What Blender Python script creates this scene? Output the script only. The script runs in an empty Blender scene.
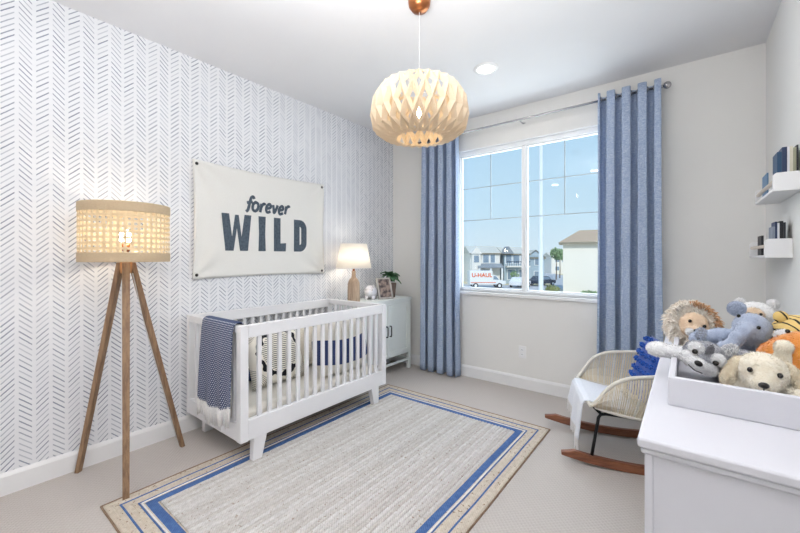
import bpy, bmesh, math, random
from mathutils import Vector, Matrix, noise
random.seed(7)
PI = math.pi
sc = bpy.context.scene
COL = sc.collection

# ------------------------------------------------------------------ camera
cam_d = bpy.data.cameras.new('camera')
cam = bpy.data.objects.new('camera', cam_d); COL.objects.link(cam)
cam.location = (0, 0, 1.265)
cam.rotation_euler = (PI/2, 0, math.radians(38.02))
cam_d.sensor_width = 36; cam_d.lens = 368/800*36
cam_d.shift_y = -9.2/800
cam_d.clip_start = 0.02; cam_d.clip_end = 800
sc.camera = cam

# ------------------------------------------------------------------ world, sun, lights, exposure
w = bpy.data.worlds.new('sky'); sc.world = w; w.use_nodes = True
nt = w.node_tree; nt.nodes.clear()
wo = nt.nodes.new('ShaderNodeOutputWorld'); bg = nt.nodes.new('ShaderNodeBackground')
tc = nt.nodes.new('ShaderNodeTexCoord'); sx = nt.nodes.new('ShaderNodeSeparateXYZ'); rp = nt.nodes.new('ShaderNodeValToRGB')
nt.links.new(tc.outputs['Generated'], sx.inputs[0]); nt.links.new(sx.outputs['Z'], rp.inputs[0])
cr = rp.color_ramp
cr.elements[0].position = 0.0; cr.elements[0].color = (0.70, 0.84, 0.95, 1)
cr.elements[1].position = 0.9; cr.elements[1].color = (0.26, 0.50, 0.86, 1)
e = cr.elements.new(0.12); e.color = (0.58, 0.79, 0.96, 1)
e = cr.elements.new(0.38); e.color = (0.43, 0.68, 0.93, 1)
nt.links.new(rp.outputs[0], bg.inputs[0]); bg.inputs[1].default_value = 0.94
nt.links.new(bg.outputs[0], wo.inputs[0])

def light(name, kind, loc, rot, energy, color=(1, 1, 1), **kw):
    d = bpy.data.lights.new(name, kind); d.energy = energy; d.color = color
    for k, v in kw.items(): setattr(d, k, v)
    o = bpy.data.objects.new(name, d); COL.objects.link(o); o.location = loc; o.rotation_euler = rot
    return o
light('sun', 'SUN', (0, -10, 30), (math.radians(48), 0, math.radians(30)), 2.3, (1, .95, .88), angle=0.01)
# added unseen fill lamp aimed upward, standing in for a photographer's bounced strobe
light('bounce_fill', 'AREA', (-.60, .50, 1.98), (math.radians(180), 0, 0), 48, (0.985, 0.985, 1), shape='DISK', size=.9)
# daylight at the window in view
light('daylight_window', 'AREA', (-1.25, 3.72, 1.66), (math.radians(-90), 0, 0), 23, (0.86, 0.93, 1), shape='RECTANGLE', size=1.36, size_y=1.36)
# recessed ceiling lights: the first is seen, three unseen ones are added for fill
DOWN = [(-1.237, 2.668), (-1.237, 0.30), (-1.237, -0.70), (-2.1, -0.55)]

sc.view_settings.view_transform = 'Standard'; sc.view_settings.look = 'None'
sc.view_settings.gamma = 1.0; sc.view_settings.use_curve_mapping = False
sc.view_settings.exposure = 0.13

# ------------------------------------------------------------------ helpers: node maths and materials
class X:
    def __init__(s, nt, sock): s.nt, s.k = nt, sock
    def op(s, o, *a):
        n = s.nt.nodes.new('ShaderNodeMath'); n.operation = o
        for i, v in enumerate((s,) + a):
            if isinstance(v, X): s.nt.links.new(v.k, n.inputs[i])
            else: n.inputs[i].default_value = v
        return X(s.nt, n.outputs[0])
    def __add__(s, b): return s.op('ADD', b)
    def __sub__(s, b): return s.op('SUBTRACT', b)
    def __mul__(s, b): return s.op('MULTIPLY', b)
    def __truediv__(s, b): return s.op('DIVIDE', b)
    def floor(s): return s.op('FLOOR')
    def frac(s): return s.op('FRACT')
    def gt(s, b): return s.op('GREATER_THAN', b)
    def lt(s, b): return s.op('LESS_THAN', b)
    def mod(s, b): return s.op('FLOORED_MODULO', b)
    def abs(s): return s.op('ABSOLUTE')
    def sin(s): return s.op('SINE')
    def smooth(s, a, b):
        n = s.nt.nodes.new('ShaderNodeMapRange'); n.interpolation_type = 'SMOOTHSTEP'
        s.nt.links.new(s.k, n.inputs[0]); n.inputs[1].default_value = a; n.inputs[2].default_value = b
        return X(s.nt, n.outputs[0])

def srgb(c):
    if isinstance(c, str): c = tuple(int(c[i:i+2], 16) for i in (0, 2, 4))
    return tuple(((v/255)/12.92 if v/255 <= .04045 else ((v/255+.055)/1.055)**2.4) for v in c[:3]) + (1,)

MATS = {}
class Mat:
    def __init__(s, name):
        s.m = bpy.data.materials.new(name); s.m.use_nodes = True; s.nt = s.m.node_tree
        s.b = s.nt.nodes['Principled BSDF']; s.out = s.nt.nodes['Material Output']; MATS[name] = s.m
    def coord(s, kind='Object'):
        n = s.nt.nodes.new('ShaderNodeNewGeometry' if kind == 'Position' else 'ShaderNodeTexCoord'); return n.outputs[kind]
    def xyz(s, kind='Object'):
        n = s.nt.nodes.new('ShaderNodeSeparateXYZ'); s.nt.links.new(s.coord(kind), n.inputs[0])
        return [X(s.nt, n.outputs[i]) for i in range(3)]
    def noise(s, scale, detail=2, stretch=None, kind='Object', rough=.5):
        n = s.nt.nodes.new('ShaderNodeTexNoise'); n.inputs['Scale'].default_value = scale
        n.inputs['Detail'].default_value = detail; n.inputs['Roughness'].default_value = rough
        v = s.coord(kind)
        if stretch:
            mp = s.nt.nodes.new('ShaderNodeMapping'); mp.inputs['Scale'].default_value = stretch
            s.nt.links.new(v, mp.inputs[0]); v = mp.outputs[0]
        s.nt.links.new(v, n.inputs['Vector']); return X(s.nt, n.outputs['Fac'])
    def voronoi(s, scale, kind='Object', stretch=None):
        n = s.nt.nodes.new('ShaderNodeTexVoronoi'); n.inputs['Scale'].default_value = scale
        v = s.coord(kind)
        if stretch:
            mp = s.nt.nodes.new('ShaderNodeMapping'); mp.inputs['Scale'].default_value = stretch
            s.nt.links.new(v, mp.inputs[0]); v = mp.outputs[0]
        s.nt.links.new(v, n.inputs['Vector']); return X(s.nt, n.outputs['Distance'])
    def rand(s, a, b):
        c = s.nt.nodes.new('ShaderNodeCombineXYZ'); s.nt.links.new(a.k, c.inputs[0]); s.nt.links.new(b.k, c.inputs[1])
        n = s.nt.nodes.new('ShaderNodeTexWhiteNoise'); s.nt.links.new(c.outputs[0], n.inputs['Vector'])
        return X(s.nt, n.outputs['Value'])
    def mix(s, f, a, b):
        n = s.nt.nodes.new('ShaderNodeMix'); n.data_type = 'RGBA'
        if isinstance(f, X): s.nt.links.new(f.k, n.inputs[0])
        else: n.inputs[0].default_value = f
        for i, c in ((6, a), (7, b)):
            if isinstance(c, (tuple, str, list)): n.inputs[i].default_value = srgb(c)
            else: s.nt.links.new(c, n.inputs[i])
        return n.outputs[2]
    def color(s, c):
        if isinstance(c, (tuple, str, list)): s.b.inputs['Base Color'].default_value = srgb(c)
        else: s.nt.links.new(c, s.b.inputs['Base Color'])
        return s
    def bump(s, h, strength=.3, dist=.002):
        n = s.nt.nodes.new('ShaderNodeBump'); n.inputs['Strength'].default_value = strength; n.inputs['Distance'].default_value = dist
        s.nt.links.new(h.k, n.inputs['Height']); s.nt.links.new(n.outputs[0], s.b.inputs['Normal']); return s
    def set(s, **kw):
        for k, v in kw.items(): s.b.inputs[k.replace('_', ' ')].default_value = v
        return s
    def translucent(s, col, f):
        t = s.nt.nodes.new('ShaderNodeBsdfTranslucent'); mx = s.nt.nodes.new('ShaderNodeMixShader'); mx.inputs[0].default_value = f
        if isinstance(col, (tuple, str, list)): t.inputs[0].default_value = srgb(col)
        else: s.nt.links.new(col, t.inputs[0])
        s.nt.links.new(s.b.outputs[0], mx.inputs[1]); s.nt.links.new(t.outputs[0], mx.inputs[2]); s.nt.links.new(mx.outputs[0], s.out.inputs[0]); return s

def plain(name, c1, c2=None, rough=.5, scale=30, bump=0, bscale=None, metal=0, stretch=None, **kw):
    """colour varied by noise, optional fine relief"""
    m = Mat(name)
    c2 = c2 or tuple(max(0, v*.95) for v in (c1 if not isinstance(c1, str) else [int(c1[i:i+2], 16) for i in (0, 2, 4)]))
    m.color(m.mix(m.noise(scale, 3, stretch), c1, c2)); m.set(Roughness=rough, Metallic=metal)
    if bump: m.bump(m.noise(bscale or scale*6, 2, stretch), bump)
    for k, v in kw.items(): m.b.inputs[k.replace('_', ' ')].default_value = v
    return m.m

def emit(name, c, strength):
    m = Mat(name); m.color(c); m.b.inputs['Emission Color'].default_value = srgb(c); m.b.inputs['Emission Strength'].default_value = strength
    return m.m

# ------------------------------------------------------------------ helpers: meshes and objects
class MB:
    def __init__(s): s.v, s.f = [], []
    def add(s, vs, fs):
        o = len(s.v); s.v += [Vector(v) for v in vs]; s.f += [tuple(i+o for i in f) for f in fs]; return s
    def box(s, x0, x1, y0, y1, z0, z1, M=None):
        vs = [Vector((x, y, z)) for z in (z0, z1) for y in (y0, y1) for x in (x0, x1)]
        if M: vs = [M @ v for v in vs]
        return s.add(vs, [(0, 2, 3, 1), (4, 5, 7, 6), (0, 1, 5, 4), (2, 6, 7, 3), (0, 4, 6, 2), (1, 3, 7, 5)])
    def hexa(s, a, b):
        """loft between two quads"""
        return s.add(list(a)+list(b), [(3, 2, 1, 0), (4, 5, 6, 7), (0, 1, 5, 4), (1, 2, 6, 5), (2, 3, 7, 6), (3, 0, 4, 7)])
    def tube(s, pts, r, n=8, closed=False, flat=1.0, up=None):
        pts = [Vector(p) for p in pts]; N = len(pts); rs = r if isinstance(r, (list, tuple)) else [r]*N
        rings = []; prev = None
        for i, p in enumerate(pts):
            if closed: t = pts[(i+1) % N]-pts[i-1]
            else: t = pts[min(i+1, N-1)]-pts[max(i-1, 0)]
            t.normalize()
            if up is not None: a = Vector(up)
            elif prev is not None: a = prev
            else: a = Vector((0, 0, 1)) if abs(t.z) < .9 else Vector((1, 0, 0))
            a = a - t*a.dot(t)
            if a.length < 1e-6: a = Vector((1, 0, 0))-t*t.x
            a.normalize(); b = t.cross(a); prev = a
            rings.append([p+(a*math.cos(2*PI*k/n)*flat+b*math.sin(2*PI*k/n))*rs[i] for k in range(n)])
        vs = [v for ring in rings for v in ring]; fs = []
        for i in range(N if closed else N-1):
            j = (i+1) % N
            for k in range(n): fs.append((i*n+k, i*n+(k+1) % n, j*n+(k+1) % n, j*n+k))
        if not closed: fs += [tuple(range(n-1, -1, -1)), tuple((N-1)*n+k for k in range(n))]
        return s.add(vs, fs)
    def lathe(s, prof, n=32, c=(0, 0, 0), cap=True, closed=False):
        vs = [Vector((c[0]+r*math.cos(2*PI*k/n), c[1]+r*math.sin(2*PI*k/n), c[2]+z)) for r, z in prof for k in range(n)]
        m = len(prof); fs = [(i*n+k, i*n+(k+1) % n, ((i+1) % m)*n+(k+1) % n, ((i+1) % m)*n+k) for i in range(m if closed else m-1) for k in range(n)]
        if cap and not closed: fs += [tuple(range(n-1, -1, -1)), tuple((m-1)*n+k for k in range(n))]
        return s.add(vs, fs)
    def ell(s, c, r, M=None, n=16):
        if not isinstance(r, (list, tuple)): r = (r, r, r)
        m = n//2; vs = [Vector((0, 0, r[2]))]
        for i in range(1, m):
            a = PI*i/m
            for k in range(n):
                b = 2*PI*k/n; vs.append(Vector((r[0]*math.sin(a)*math.cos(b), r[1]*math.sin(a)*math.sin(b), r[2]*math.cos(a))))
        vs.append(Vector((0, 0, -r[2])))
        if M is not None: vs = [M @ v for v in vs]
        vs = [v+Vector(c) for v in vs]
        fs = [(0, 1+k, 1+(k+1) % n) for k in range(n)]
        for i in range(m-2):
            for k in range(n): a = 1+i*n; fs.append((a+k, a+n+k, a+n+(k+1) % n, a+(k+1) % n))
        L = len(vs)-1; a = 1+(m-2)*n
        fs += [(a+k, L, a+(k+1) % n) for k in range(n)]
        return s.add(vs, fs)
    def prism(s, poly, f, d):
        """polygon of 2D points mapped by f(u,v)->Vector, thickened by vector d"""
        n = len(poly); d = Vector(d); a = [Vector(f(*p)) for p in poly]
        return s.add(a+[p+d for p in a], [tuple(range(n-1, -1, -1)), tuple(range(n, 2*n))]+[(i, (i+1) % n, n+(i+1) % n, n+i) for i in range(n)])
    def grid(s, fn, nu, nv):
        vs = [fn(i/nu, j/nv) for j in range(nv+1) for i in range(nu+1)]
        return s.add(vs, [(j*(nu+1)+i, j*(nu+1)+i+1, (j+1)*(nu+1)+i+1, (j+1)*(nu+1)+i) for j in range(nv) for i in range(nu)])
    def rel(s, parent):
        o = Vector(parent.location); s.v = [v-o for v in s.v]; return s
    def mesh(s, name, smooth=False):
        me = bpy.data.meshes.new(name); me.from_pydata([tuple(v) for v in s.v], [], s.f); me.update()
        bm = bmesh.new(); bm.from_mesh(me)
        if getattr(s, 'weld', False): bmesh.ops.remove_doubles(bm, verts=bm.verts, dist=1e-5)
        bmesh.ops.recalc_face_normals(bm, faces=bm.faces); bm.to_mesh(me); bm.free()
        if smooth: me.shade_smooth()
        return me
    def build(s, name, mat, parent=None, smooth=False, bevel=0, seg=2, solid=0, sub=0, loc=None, rot=None):
        me = s.mesh(name, smooth or bevel > 0); me.materials.append(MATS[mat] if isinstance(mat, str) else mat)
        o = bpy.data.objects.new(name, me); COL.objects.link(o)
        if parent is not None: o.parent = parent
        if loc: o.location = loc
        if rot: o.rotation_euler = rot
        if solid:
            m = o.modifiers.new('solid', 'SOLIDIFY'); m.thickness = solid; m.offset = 0
        if bevel:
            m = o.modifiers.new('bevel', 'BEVEL'); m.width = bevel; m.segments = seg; m.limit_method = 'ANGLE'; m.angle_limit = math.radians(40)
            m.harden_normals = True
        if sub:
            m = o.modifiers.new('sub', 'SUBSURF'); m.levels = sub; m.render_levels = sub
        return o

def tag(o, label, cat, group=None, kind=None):
    o['label'] = label; o['category'] = cat
    if group: o['group'] = group
    if kind: o['kind'] = kind
    return o
def struct(o, label=None):
    o['kind'] = 'structure'
    if label: o['label'] = label
    return o
def stuff(o): o['kind'] = 'stuff'; return o
def thing(name, label, cat, loc=(0, 0, 0), rz=0, group=None):
    o = bpy.data.objects.new(name, None); COL.objects.link(o); o.empty_display_size = .1
    o.location = loc; o.rotation_euler = (0, 0, rz)
    return tag(o, label, cat, group)
def inst(me_obj, parent, loc=(0, 0, 0), rot=None):
    c = me_obj.copy(); COL.objects.link(c); c.parent = parent; c.location = loc
    if rot: c.rotation_euler = rot
    return c
def RM(rx=0, ry=0, rz=0):
    return (Matrix.Rotation(rz, 3, 'Z') @ Matrix.Rotation(ry, 3, 'Y') @ Matrix.Rotation(rx, 3, 'X'))

# ------------------------------------------------------------------ materials
XL, XR, YB, YF, H = -2.87, 0.422, 3.53, -1.10, 2.735
plain('wall_paint', (238, 237, 234), (234, 233, 230), .85, 3, .05, 260)
plain('ceiling_paint', (236, 236, 238), (231, 231, 234), .9, 3, .08, 180)
plain('trim_white', (243, 243, 243), (238, 238, 239), .45, 5)
plain('crib_white', (240, 239, 240), (234, 233, 236), .4, 8)
plain('dresser_white', (208, 208, 214), (203, 203, 210), .65, 6)
plain('cabinet_mint', (240, 246, 244), (234, 241, 239), .5, 8)
plain('vinyl_white', (246, 247, 248), (240, 242, 244), .4, 8)
plain('grid_grey', (186, 198, 208), (176, 190, 202), .5, 8)
plain('black_metal', (24, 24, 27), (34, 34, 36), .45, 40, metal=.4)
plain('steel', (190, 190, 192), (170, 170, 174), .25, 60, metal=1)
plain('copper', (196, 128, 82), (160, 98, 62), .3, 12, metal=.9)
plain('blackish', (22, 20, 20), (34, 30, 30), .3, 60)
plain('cord_white', (226, 226, 226), None, .6)

# wallpaper: hand-inked dashes in herringbone columns
m = Mat('wallpaper'); x, y, z = m.xyz()
u = (y - .225)/.068; cidx = u.floor(); fu = u.frac(); par = cidx.mod(2.0)
sgn = (par*2.0) - 1.0                       # -1 rising, +1 falling
jit = m.rand(cidx, cidx*1.7)
v = (z + sgn*fu*.066 + jit*.02)/.0305; ridx = v.floor(); fv = v.frac()
wob = m.noise(60, 2)
mask = (fu + wob*.06).smooth(.12, .16) * ((fu + wob*.06).smooth(.86, .92)*-1.0 + 1.0)
dist = (fv - .5 + (wob-.5)*.10).abs()
line = (dist.smooth(.08, .16)*-1.0 + 1.0)
amp = m.rand(ridx, cidx + 13.3)*.55 + .30
fac = mask*line*amp
ink = m.mix(m.rand(ridx + 5.0, cidx), (58, 74, 112), (90, 104, 132))
paper = m.mix(m.noise(5, 2), (238, 239, 242), (233, 234, 238))
m.color(m.mix(fac, paper, ink)); m.set(Roughness=.8)

# carpet: small loops in rows
m = Mat('carpet'); x, y, z = m.xyz()
loop = ((x*260.0).sin()*(y*260.0).sin())
n1 = m.noise(3, 3); n2 = m.noise(220, 2)
m.color(m.mix((n2*.7 + loop*.18 + .1), m.mix(n1, (178, 169, 162), (188, 180, 174)), m.mix(n1, (214, 208, 204), (207, 201, 196)))); m.set(Roughness=.95)
m.bump(n2 + loop*.5, .6, .004)

def wood(name, a, b, axis='z', rough=.5, scale=1.0):
    st = {'x': (1, 9, 9), 'y': (9, 1, 9), 'z': (9, 9, 1)}[axis]
    m = Mat(name); n = m.noise(6*scale, 4, st, rough=.65); m.color(m.mix(n.smooth(.3, .7), a, b)); m.set(Roughness=rough); m.bump(n, .12); return m.m
wood('lamp_wood', (122, 93, 70), (164, 132, 101), 'z')
wood('rocker_wood', (112, 66, 46), (150, 96, 68), 'x', .4)
wood('bottle_wood', (160, 136, 116), (196, 172, 148), 'z')
wood('frame_wood', (196, 190, 184), (170, 164, 160), 'z')
wood('hub_wood', (176, 118, 66), (204, 148, 92), 'z')
m = Mat('birch_ply'); c = m.mix(m.noise(14, 3, (1, 1, 6)), (246, 232, 208), (238, 220, 192)); m.color(c); m.set(Roughness=.55); m.translucent(c, .28)
m = Mat('cane'); c = m.mix(m.noise(60, 3), (232, 214, 182), (206, 182, 144)); m.color(c); m.set(Roughness=.6); m.translucent(c, .2)
m = Mat('cane_band'); c = m.mix(m.noise(90, 2, (1, 1, 5)), (226, 208, 178), (200, 176, 142)); m.color(c); m.set(Roughness=.65); m.translucent(c, .25); m.bump(m.noise(200, 2, (1, 1, 6)), .5)
m = Mat('lamp_fabric'); m.color((250, 249, 247)); m.set(Roughness=.9); m.translucent((255, 251, 244), .6)

# curtain: slubby blue linen weave
m = Mat('curtain_linen'); h1 = m.noise(50, 3, (1, 1, 9)); h2 = m.noise(70, 2, (7, 7, 1)); h3 = m.noise(7, 2)
f = (h1*.62 + h2*.46).smooth(.38, .72)
c = m.mix(f, (144, 167, 205), (210, 221, 237)); m.color(c); m.set(Roughness=.95); m.bump(h1 + h2, .15); m.translucent(c, .16)

def fabric(name, a, b, scale=240, rough=.95, bump=.4, sheen=.3):
    m = Mat(name); n = m.noise(scale, 2); m.color(m.mix(n.smooth(.3, .7), a, b)); m.set(Roughness=rough); m.b.inputs['Sheen Weight'].default_value = sheen; m.bump(n, bump); return m.m
fabric('canvas', (236, 235, 231), (231, 229, 224), 300)
fabric('banner_ink', (64, 78, 92), (86, 98, 110), 60)
fabric('sheet_cream', (250, 246, 236), (244, 239, 228), 200)
fabric('throw_white', (238, 240, 246), (226, 230, 240), 180)
fabric('yarn_white', (240, 238, 236), (228, 226, 226), 90)
fabric('pompom_blue', (28, 98, 196), (18, 70, 160), 90)
fabric('pillow_blue', (26, 84, 176), (20, 64, 150), 120)
fabric('navy_plush', (58, 72, 124), (44, 56, 104), 90)
fabric('knit_cream', (236, 228, 212), (224, 215, 198), 80)
plain('wicker_white', (232, 228, 218), (216, 210, 198), .6, 60, .3, 300)
plain('wicker_tan', (226, 214, 190), (210, 198, 174), .6, 60, .3, 300)

# navy blanket with small white dashes
m = Mat('blanket_navy'); x, y, z = m.xyz('UV') if False else m.xyz('Generated')
uu = x*26.0; row = (z*44.0); off = row.floor().mod(2.0)*.5
a = ((uu+off).frac() - .5).abs(); b = (row.frac() - .5).abs()
f = (a.smooth(.20, .30)*-1.0+1.0)*(b.smooth(.16, .28)*-1.0+1.0)
m.color(m.mix(f, m.mix(m.noise(80, 2), (58, 70, 104), (70, 84, 118)), (206, 210, 220))); m.set(Roughness=.95); m.bump(m.noise(160, 2), .5)

# pillow prints
m = Mat('tribal_print'); x, y, z = m.xyz()        # local: x across, z up, half size about .21
r = ((x*x + z*z).op('SQRT'))
d = (x.abs() + z.abs())
edge = (x*46.0).frac().gt(.5) * (z*46.0).frac().gt(.5)
ring = ((r + ((x*70.0).sin()*(z*70.0).sin())*.012 - .165).abs()).lt(.017)
ring2 = ((r + ((x*70.0).sin()*(z*70.0).sin())*.014 - .215).abs()).lt(.013)
strp = (z*70.0).frac().lt(.36) * r.lt(.142)
corner = (d.gt(.30)) * ((x+z)*75.0).frac().lt(.3)
f = ring.op('MAXIMUM', strp*.95).op('MAXIMUM', corner*.8)
m.color(m.mix(f, (246, 241, 228), (28, 28, 34))); m.set(Roughness=.95); m.bump(m.noise(200, 2), .4)
m = Mat('mixed_print'); x, y, z = m.xyz()
f = ((x+z)*22.0).frac().lt(.5); g = (z*5.0).frac().lt(.4); k = m.voronoi(40).gt(.45)
m.color(m.mix(g*1.0, m.mix(f*k, (226, 222, 216), (60, 60, 70)), (58, 72, 118))); m.set(Roughness=.95)
m = Mat('navy_band_print'); x, y, z = m.xyz()
band = (z - x*x*.5 + .050).abs().lt(.095)
st = x.abs().lt(.6)
m.color(m.mix(band*st, m.mix(m.noise(60, 2), (238, 234, 226), (226, 220, 210)), m.mix(m.noise(60, 2), (70, 84, 132), (56, 70, 116)))); m.set(Roughness=.95); m.bump(m.noise(120, 2), .5)

# rug yarns
def yarn(name, a, b, fleck=None):
    m = Mat(name); x, y, z = m.xyz('Position'); n = m.noise(46, 4, kind='Position', rough=.7); br = ((y*420.0 + (x*420.0)).sin())*.5 + .5
    br2 = ((y*420.0 - (x*420.0)).sin())*.5 + .5
    c = m.mix((n*.8 + br*.12 + .02).smooth(.3, .72), a, b)
    if fleck: c = m.mix(m.noise(70, 1, kind='Position').smooth(.66, .72), c, fleck)
    m.color(c); m.set(Roughness=.95); m.bump(br*.4 + br2*.4 + n, .5, .003); return m.m
yarn('jute_pale', (192, 187, 182), (214, 210, 206), (166, 152, 138))
yarn('jute_pale_b', (186, 180, 174), (209, 204, 199), (158, 144, 130))
yarn('jute_pale_c', (198, 194, 190), (221, 218, 215), (174, 162, 148))
yarn('jute_tan_b', (196, 183, 166), (216, 206, 192), (150, 128, 106))
yarn('jute_brown', (132, 108, 88), (160, 136, 112))
yarn('jute_blue', (60, 92, 146), (86, 120, 172))
yarn('jute_white', (228, 225, 220), (242, 240, 238))

# glass
m = Mat('window_glass'); m.nt.nodes.remove(m.b)
tr = m.nt.nodes.new('ShaderNodeBsdfTransparent'); gl = m.nt.nodes.new('ShaderNodeBsdfGlossy'); gl.inputs['Roughness'].default_value = .02
tr.inputs[0].default_value = (.97, .985, .98, 1)
mx = m.nt.nodes.new('ShaderNodeMixShader'); mx.inputs[0].default_value = .025
m.nt.links.new(tr.outputs[0], mx.inputs[1]); m.nt.links.new(gl.outputs[0], mx.inputs[2]); m.nt.links.new(mx.outputs[0], m.out.inputs[0])

# ------------------------------------------------------------------ room shell
T = .12
struct(MB().box(XL-T, XR+T, YF-T, YB+.17, -.1, 0).build('floor', 'carpet'), 'beige loop-pile carpet floor')
struct(MB().box(XL-T, XR+T, YF-T, YB+.17, H, H+.12).build('ceiling', 'ceiling_paint'), 'flat white ceiling')
struct(MB().box(XL-T, XL, YF-T, YB+.17, 0, H).build('wall_left', 'wallpaper'), 'white wallpaper with blue-grey herringbone dashes')
struct(MB().box(XR, XR+T, YF-T, YB+.17, 0, H).build('wall_right', 'wall_paint'), 'plain light grey wall')
WX0, WX1, WZ0, WZ1 = -2.005, -0.495, 0.905, 2.405
b = MB().box(XL, WX0, YB, YB+.17, 0, H).box(WX1, XR, YB, YB+.17, 0, H).box(WX0, WX1, YB, YB+.17, 0, WZ0).box(WX0, WX1, YB, YB+.17, WZ1, H)
struct(b.build('wall_back', 'wall_paint'), 'plain light grey wall around the window')
b = MB().box(XL, XR, YF-T, YF, 0, H)
struct(b.build('wall_front', 'wall_paint'), 'plain light grey wall behind the viewer')
def baseboard(name, x0, x1, y0, y1, axis, s):
    hh = .118; t = .015
    prof = [(0, 0), (t, 0), (t, hh-.02), (t*.6, hh-.006), (t*.35, hh), (0, hh)]
    b = MB()
    if axis == 'y': b.prism(prof, lambda u, v: (x0+s*u, y0, v), (0, y1-y0, 0))
    else: b.prism(prof, lambda u, v: (x0, y0+s*u, v), (x1-x0, 0, 0))
    return struct(b.build(name, 'trim_white'))
baseboard('baseboard_left', XL, XL, YF, YB, 'y', 1)
baseboard('baseboard_back', XL+.015, XR-.015, YB, YB, 'x', -1)
baseboard('baseboard_right', XR, XR, YF, YB, 'y', -1)
baseboard('baseboard_front', XL+.015, XR-.015, YF, YF, 'x', 1)

# window: vinyl frame, two sashes with between-glass grids, sill board
win = struct(bpy.data.objects.new('window_1', None), 'white vinyl slider window with grids in its upper half'); COL.objects.link(win)
fw = .048; y0, y1 = YB+.035, YB+.115
b = MB().box(WX0, WX0+fw, y0, y1, WZ0, WZ1).box(WX1-fw, WX1, y0, y1, WZ0, WZ1).box(WX0+fw, WX1-fw, y0, y1, WZ1-fw, WZ1).box(WX0+fw, WX1-fw, y0, y1, WZ0, WZ0+.026)
b.build('window_frame', 'vinyl_white', win, bevel=.004)
XM = -1.256
MB().box(XM-.017, XM+.017, y0+.005, y1-.01, WZ0+.026, WZ1-fw).build('mullion', 'vinyl_white', win, bevel=.004)
for k, (a, c) in enumerate(((WX0+fw, XM-.017), (XM+.017, WX1-fw))):
    yy = y0+.03
    s_ = .014
    sash = MB().box(a, a+s_, yy-.012, yy+.02, WZ0+.026, WZ1-fw).box(c-s_, c, yy-.012, yy+.02, WZ0+.026, WZ1-fw).box(a+s_, c-s_, yy-.012, yy+.02, WZ0+.026, WZ0+.042).box(a+s_, c-s_, yy-.012, yy+.02, WZ1-fw-s_, WZ1-fw).build('sash', 'vinyl_white', win, bevel=.003)
    MB().box(a+s_*.5, c-s_*.5, yy+.002, yy+.006, WZ0+.036, WZ1-fw-.01).build('pane', 'window_glass', sash)
    for zz in (2.005, 1.662): MB().box(a+s_, c-s_, yy+.007, yy+.012, zz-.005, zz+.005).build('grid_bar', 'grid_grey', sash)
    xm = (a+c)/2; MB().box(xm-.005, xm+.005, yy+.007, yy+.012, 1.667, WZ1-fw-s_).build('grid_bar', 'grid_grey', sash)
MB().box(WX0-.02, WX1+.02, YB-.022, YB+.035, WZ0-.032, WZ0).build('window_sill', 'trim_white', win, bevel=.004)
# drywall-return liner of the opening
b = MB().box(WX0, WX0+.004, YB, y0, WZ0, WZ1).box(WX1-.004, WX1, YB, y0, WZ0, WZ1).box(WX0, WX1, YB, y0, WZ1-.004, WZ1)
b.build('jamb_liner', 'trim_white', win)
# panelled door in the wall behind the viewer
dr = struct(bpy.data.objects.new('door_1', None), 'white panelled door behind the viewer'); COL.objects.link(dr)
dx = -2.0
MB().box(dx-.06, dx, YF, YF+.018, 0, 2.09).box(dx+.82, dx+.88, YF, YF+.018, 0, 2.09).box(dx, dx+.82, YF, YF+.018, 2.03, 2.09).build('door_casing', 'trim_white', dr, bevel=.003)
MB().box(dx, dx+.82, YF, YF+.012, .008, 2.03).build('door_leaf', 'trim_white', dr)
for zz in ((.2, .95), (1.1, 1.9)):
    for k in range(2): MB().box(dx+.11+k*.33, dx+.38+k*.33, YF+.012, YF+.018, *zz).build('door_panel', 'trim_white', dr, bevel=.004)
MB().tube([(dx+.76, YF+.012, 1.0), (dx+.76, YF+.06, 1.0), (dx+.66, YF+.06, 1.0)], .009, 10).build('door_handle', 'steel', dr, smooth=True)

# outlet
o = thing('wall_outlet', 'small white electrical outlet on the grey wall under the window', 'outlet', (-1.258, YB, .35))
MB().box(-.036, .036, -.006, 0, -.058, .058).build('cover_plate', 'trim_white', o, bevel=.003)
for zz in (-.022, .022):
    q = MB().lathe([(0.001, 0), (.016, 0), (.017, .003)], 16).build('socket', 'vinyl_white', o, loc=(0, -.006, zz), rot=(PI/2, 0, 0))
    for dx in (-.006, .006): MB().box(dx-.0012, dx+.0012, -.005, .005, .003, .0036).build('slot', 'blackish', q)

# ------------------------------------------------------------------ recessed lights
emit('led_disc', (255, 250, 240), 6.0)
for k, (x, y) in enumerate(DOWN):
    o = thing('recessed_light', ['round white recessed ceiling light between pendant and window', 'added fill recessed ceiling light out of view above the rug', 'added fill recessed ceiling light out of view by the rear wall', 'added fill recessed ceiling light out of view near the wallpapered wall'][k], 'ceiling light', (x, y, H), 0, 'recessed ceiling lights')
    MB().lathe([(.095, 0), (.093, -.006), (.070, -.012), (.066, -.006), (.066, 0)], 32, cap=False).build('trim_ring', 'trim_white', o, smooth=True)
    MB().lathe([(.001, -.006), (.066, -.006), (.066, -.003), (.001, -.003)], 32, cap=False).build('lens', 'led_disc', o)
    l = light('downlight_%d' % k, 'AREA', (x, y, H-.014), (0, 0, 0), 4 if k == 0 else 3, (1, .97, .93), shape='DISK', size=.13)

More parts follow.
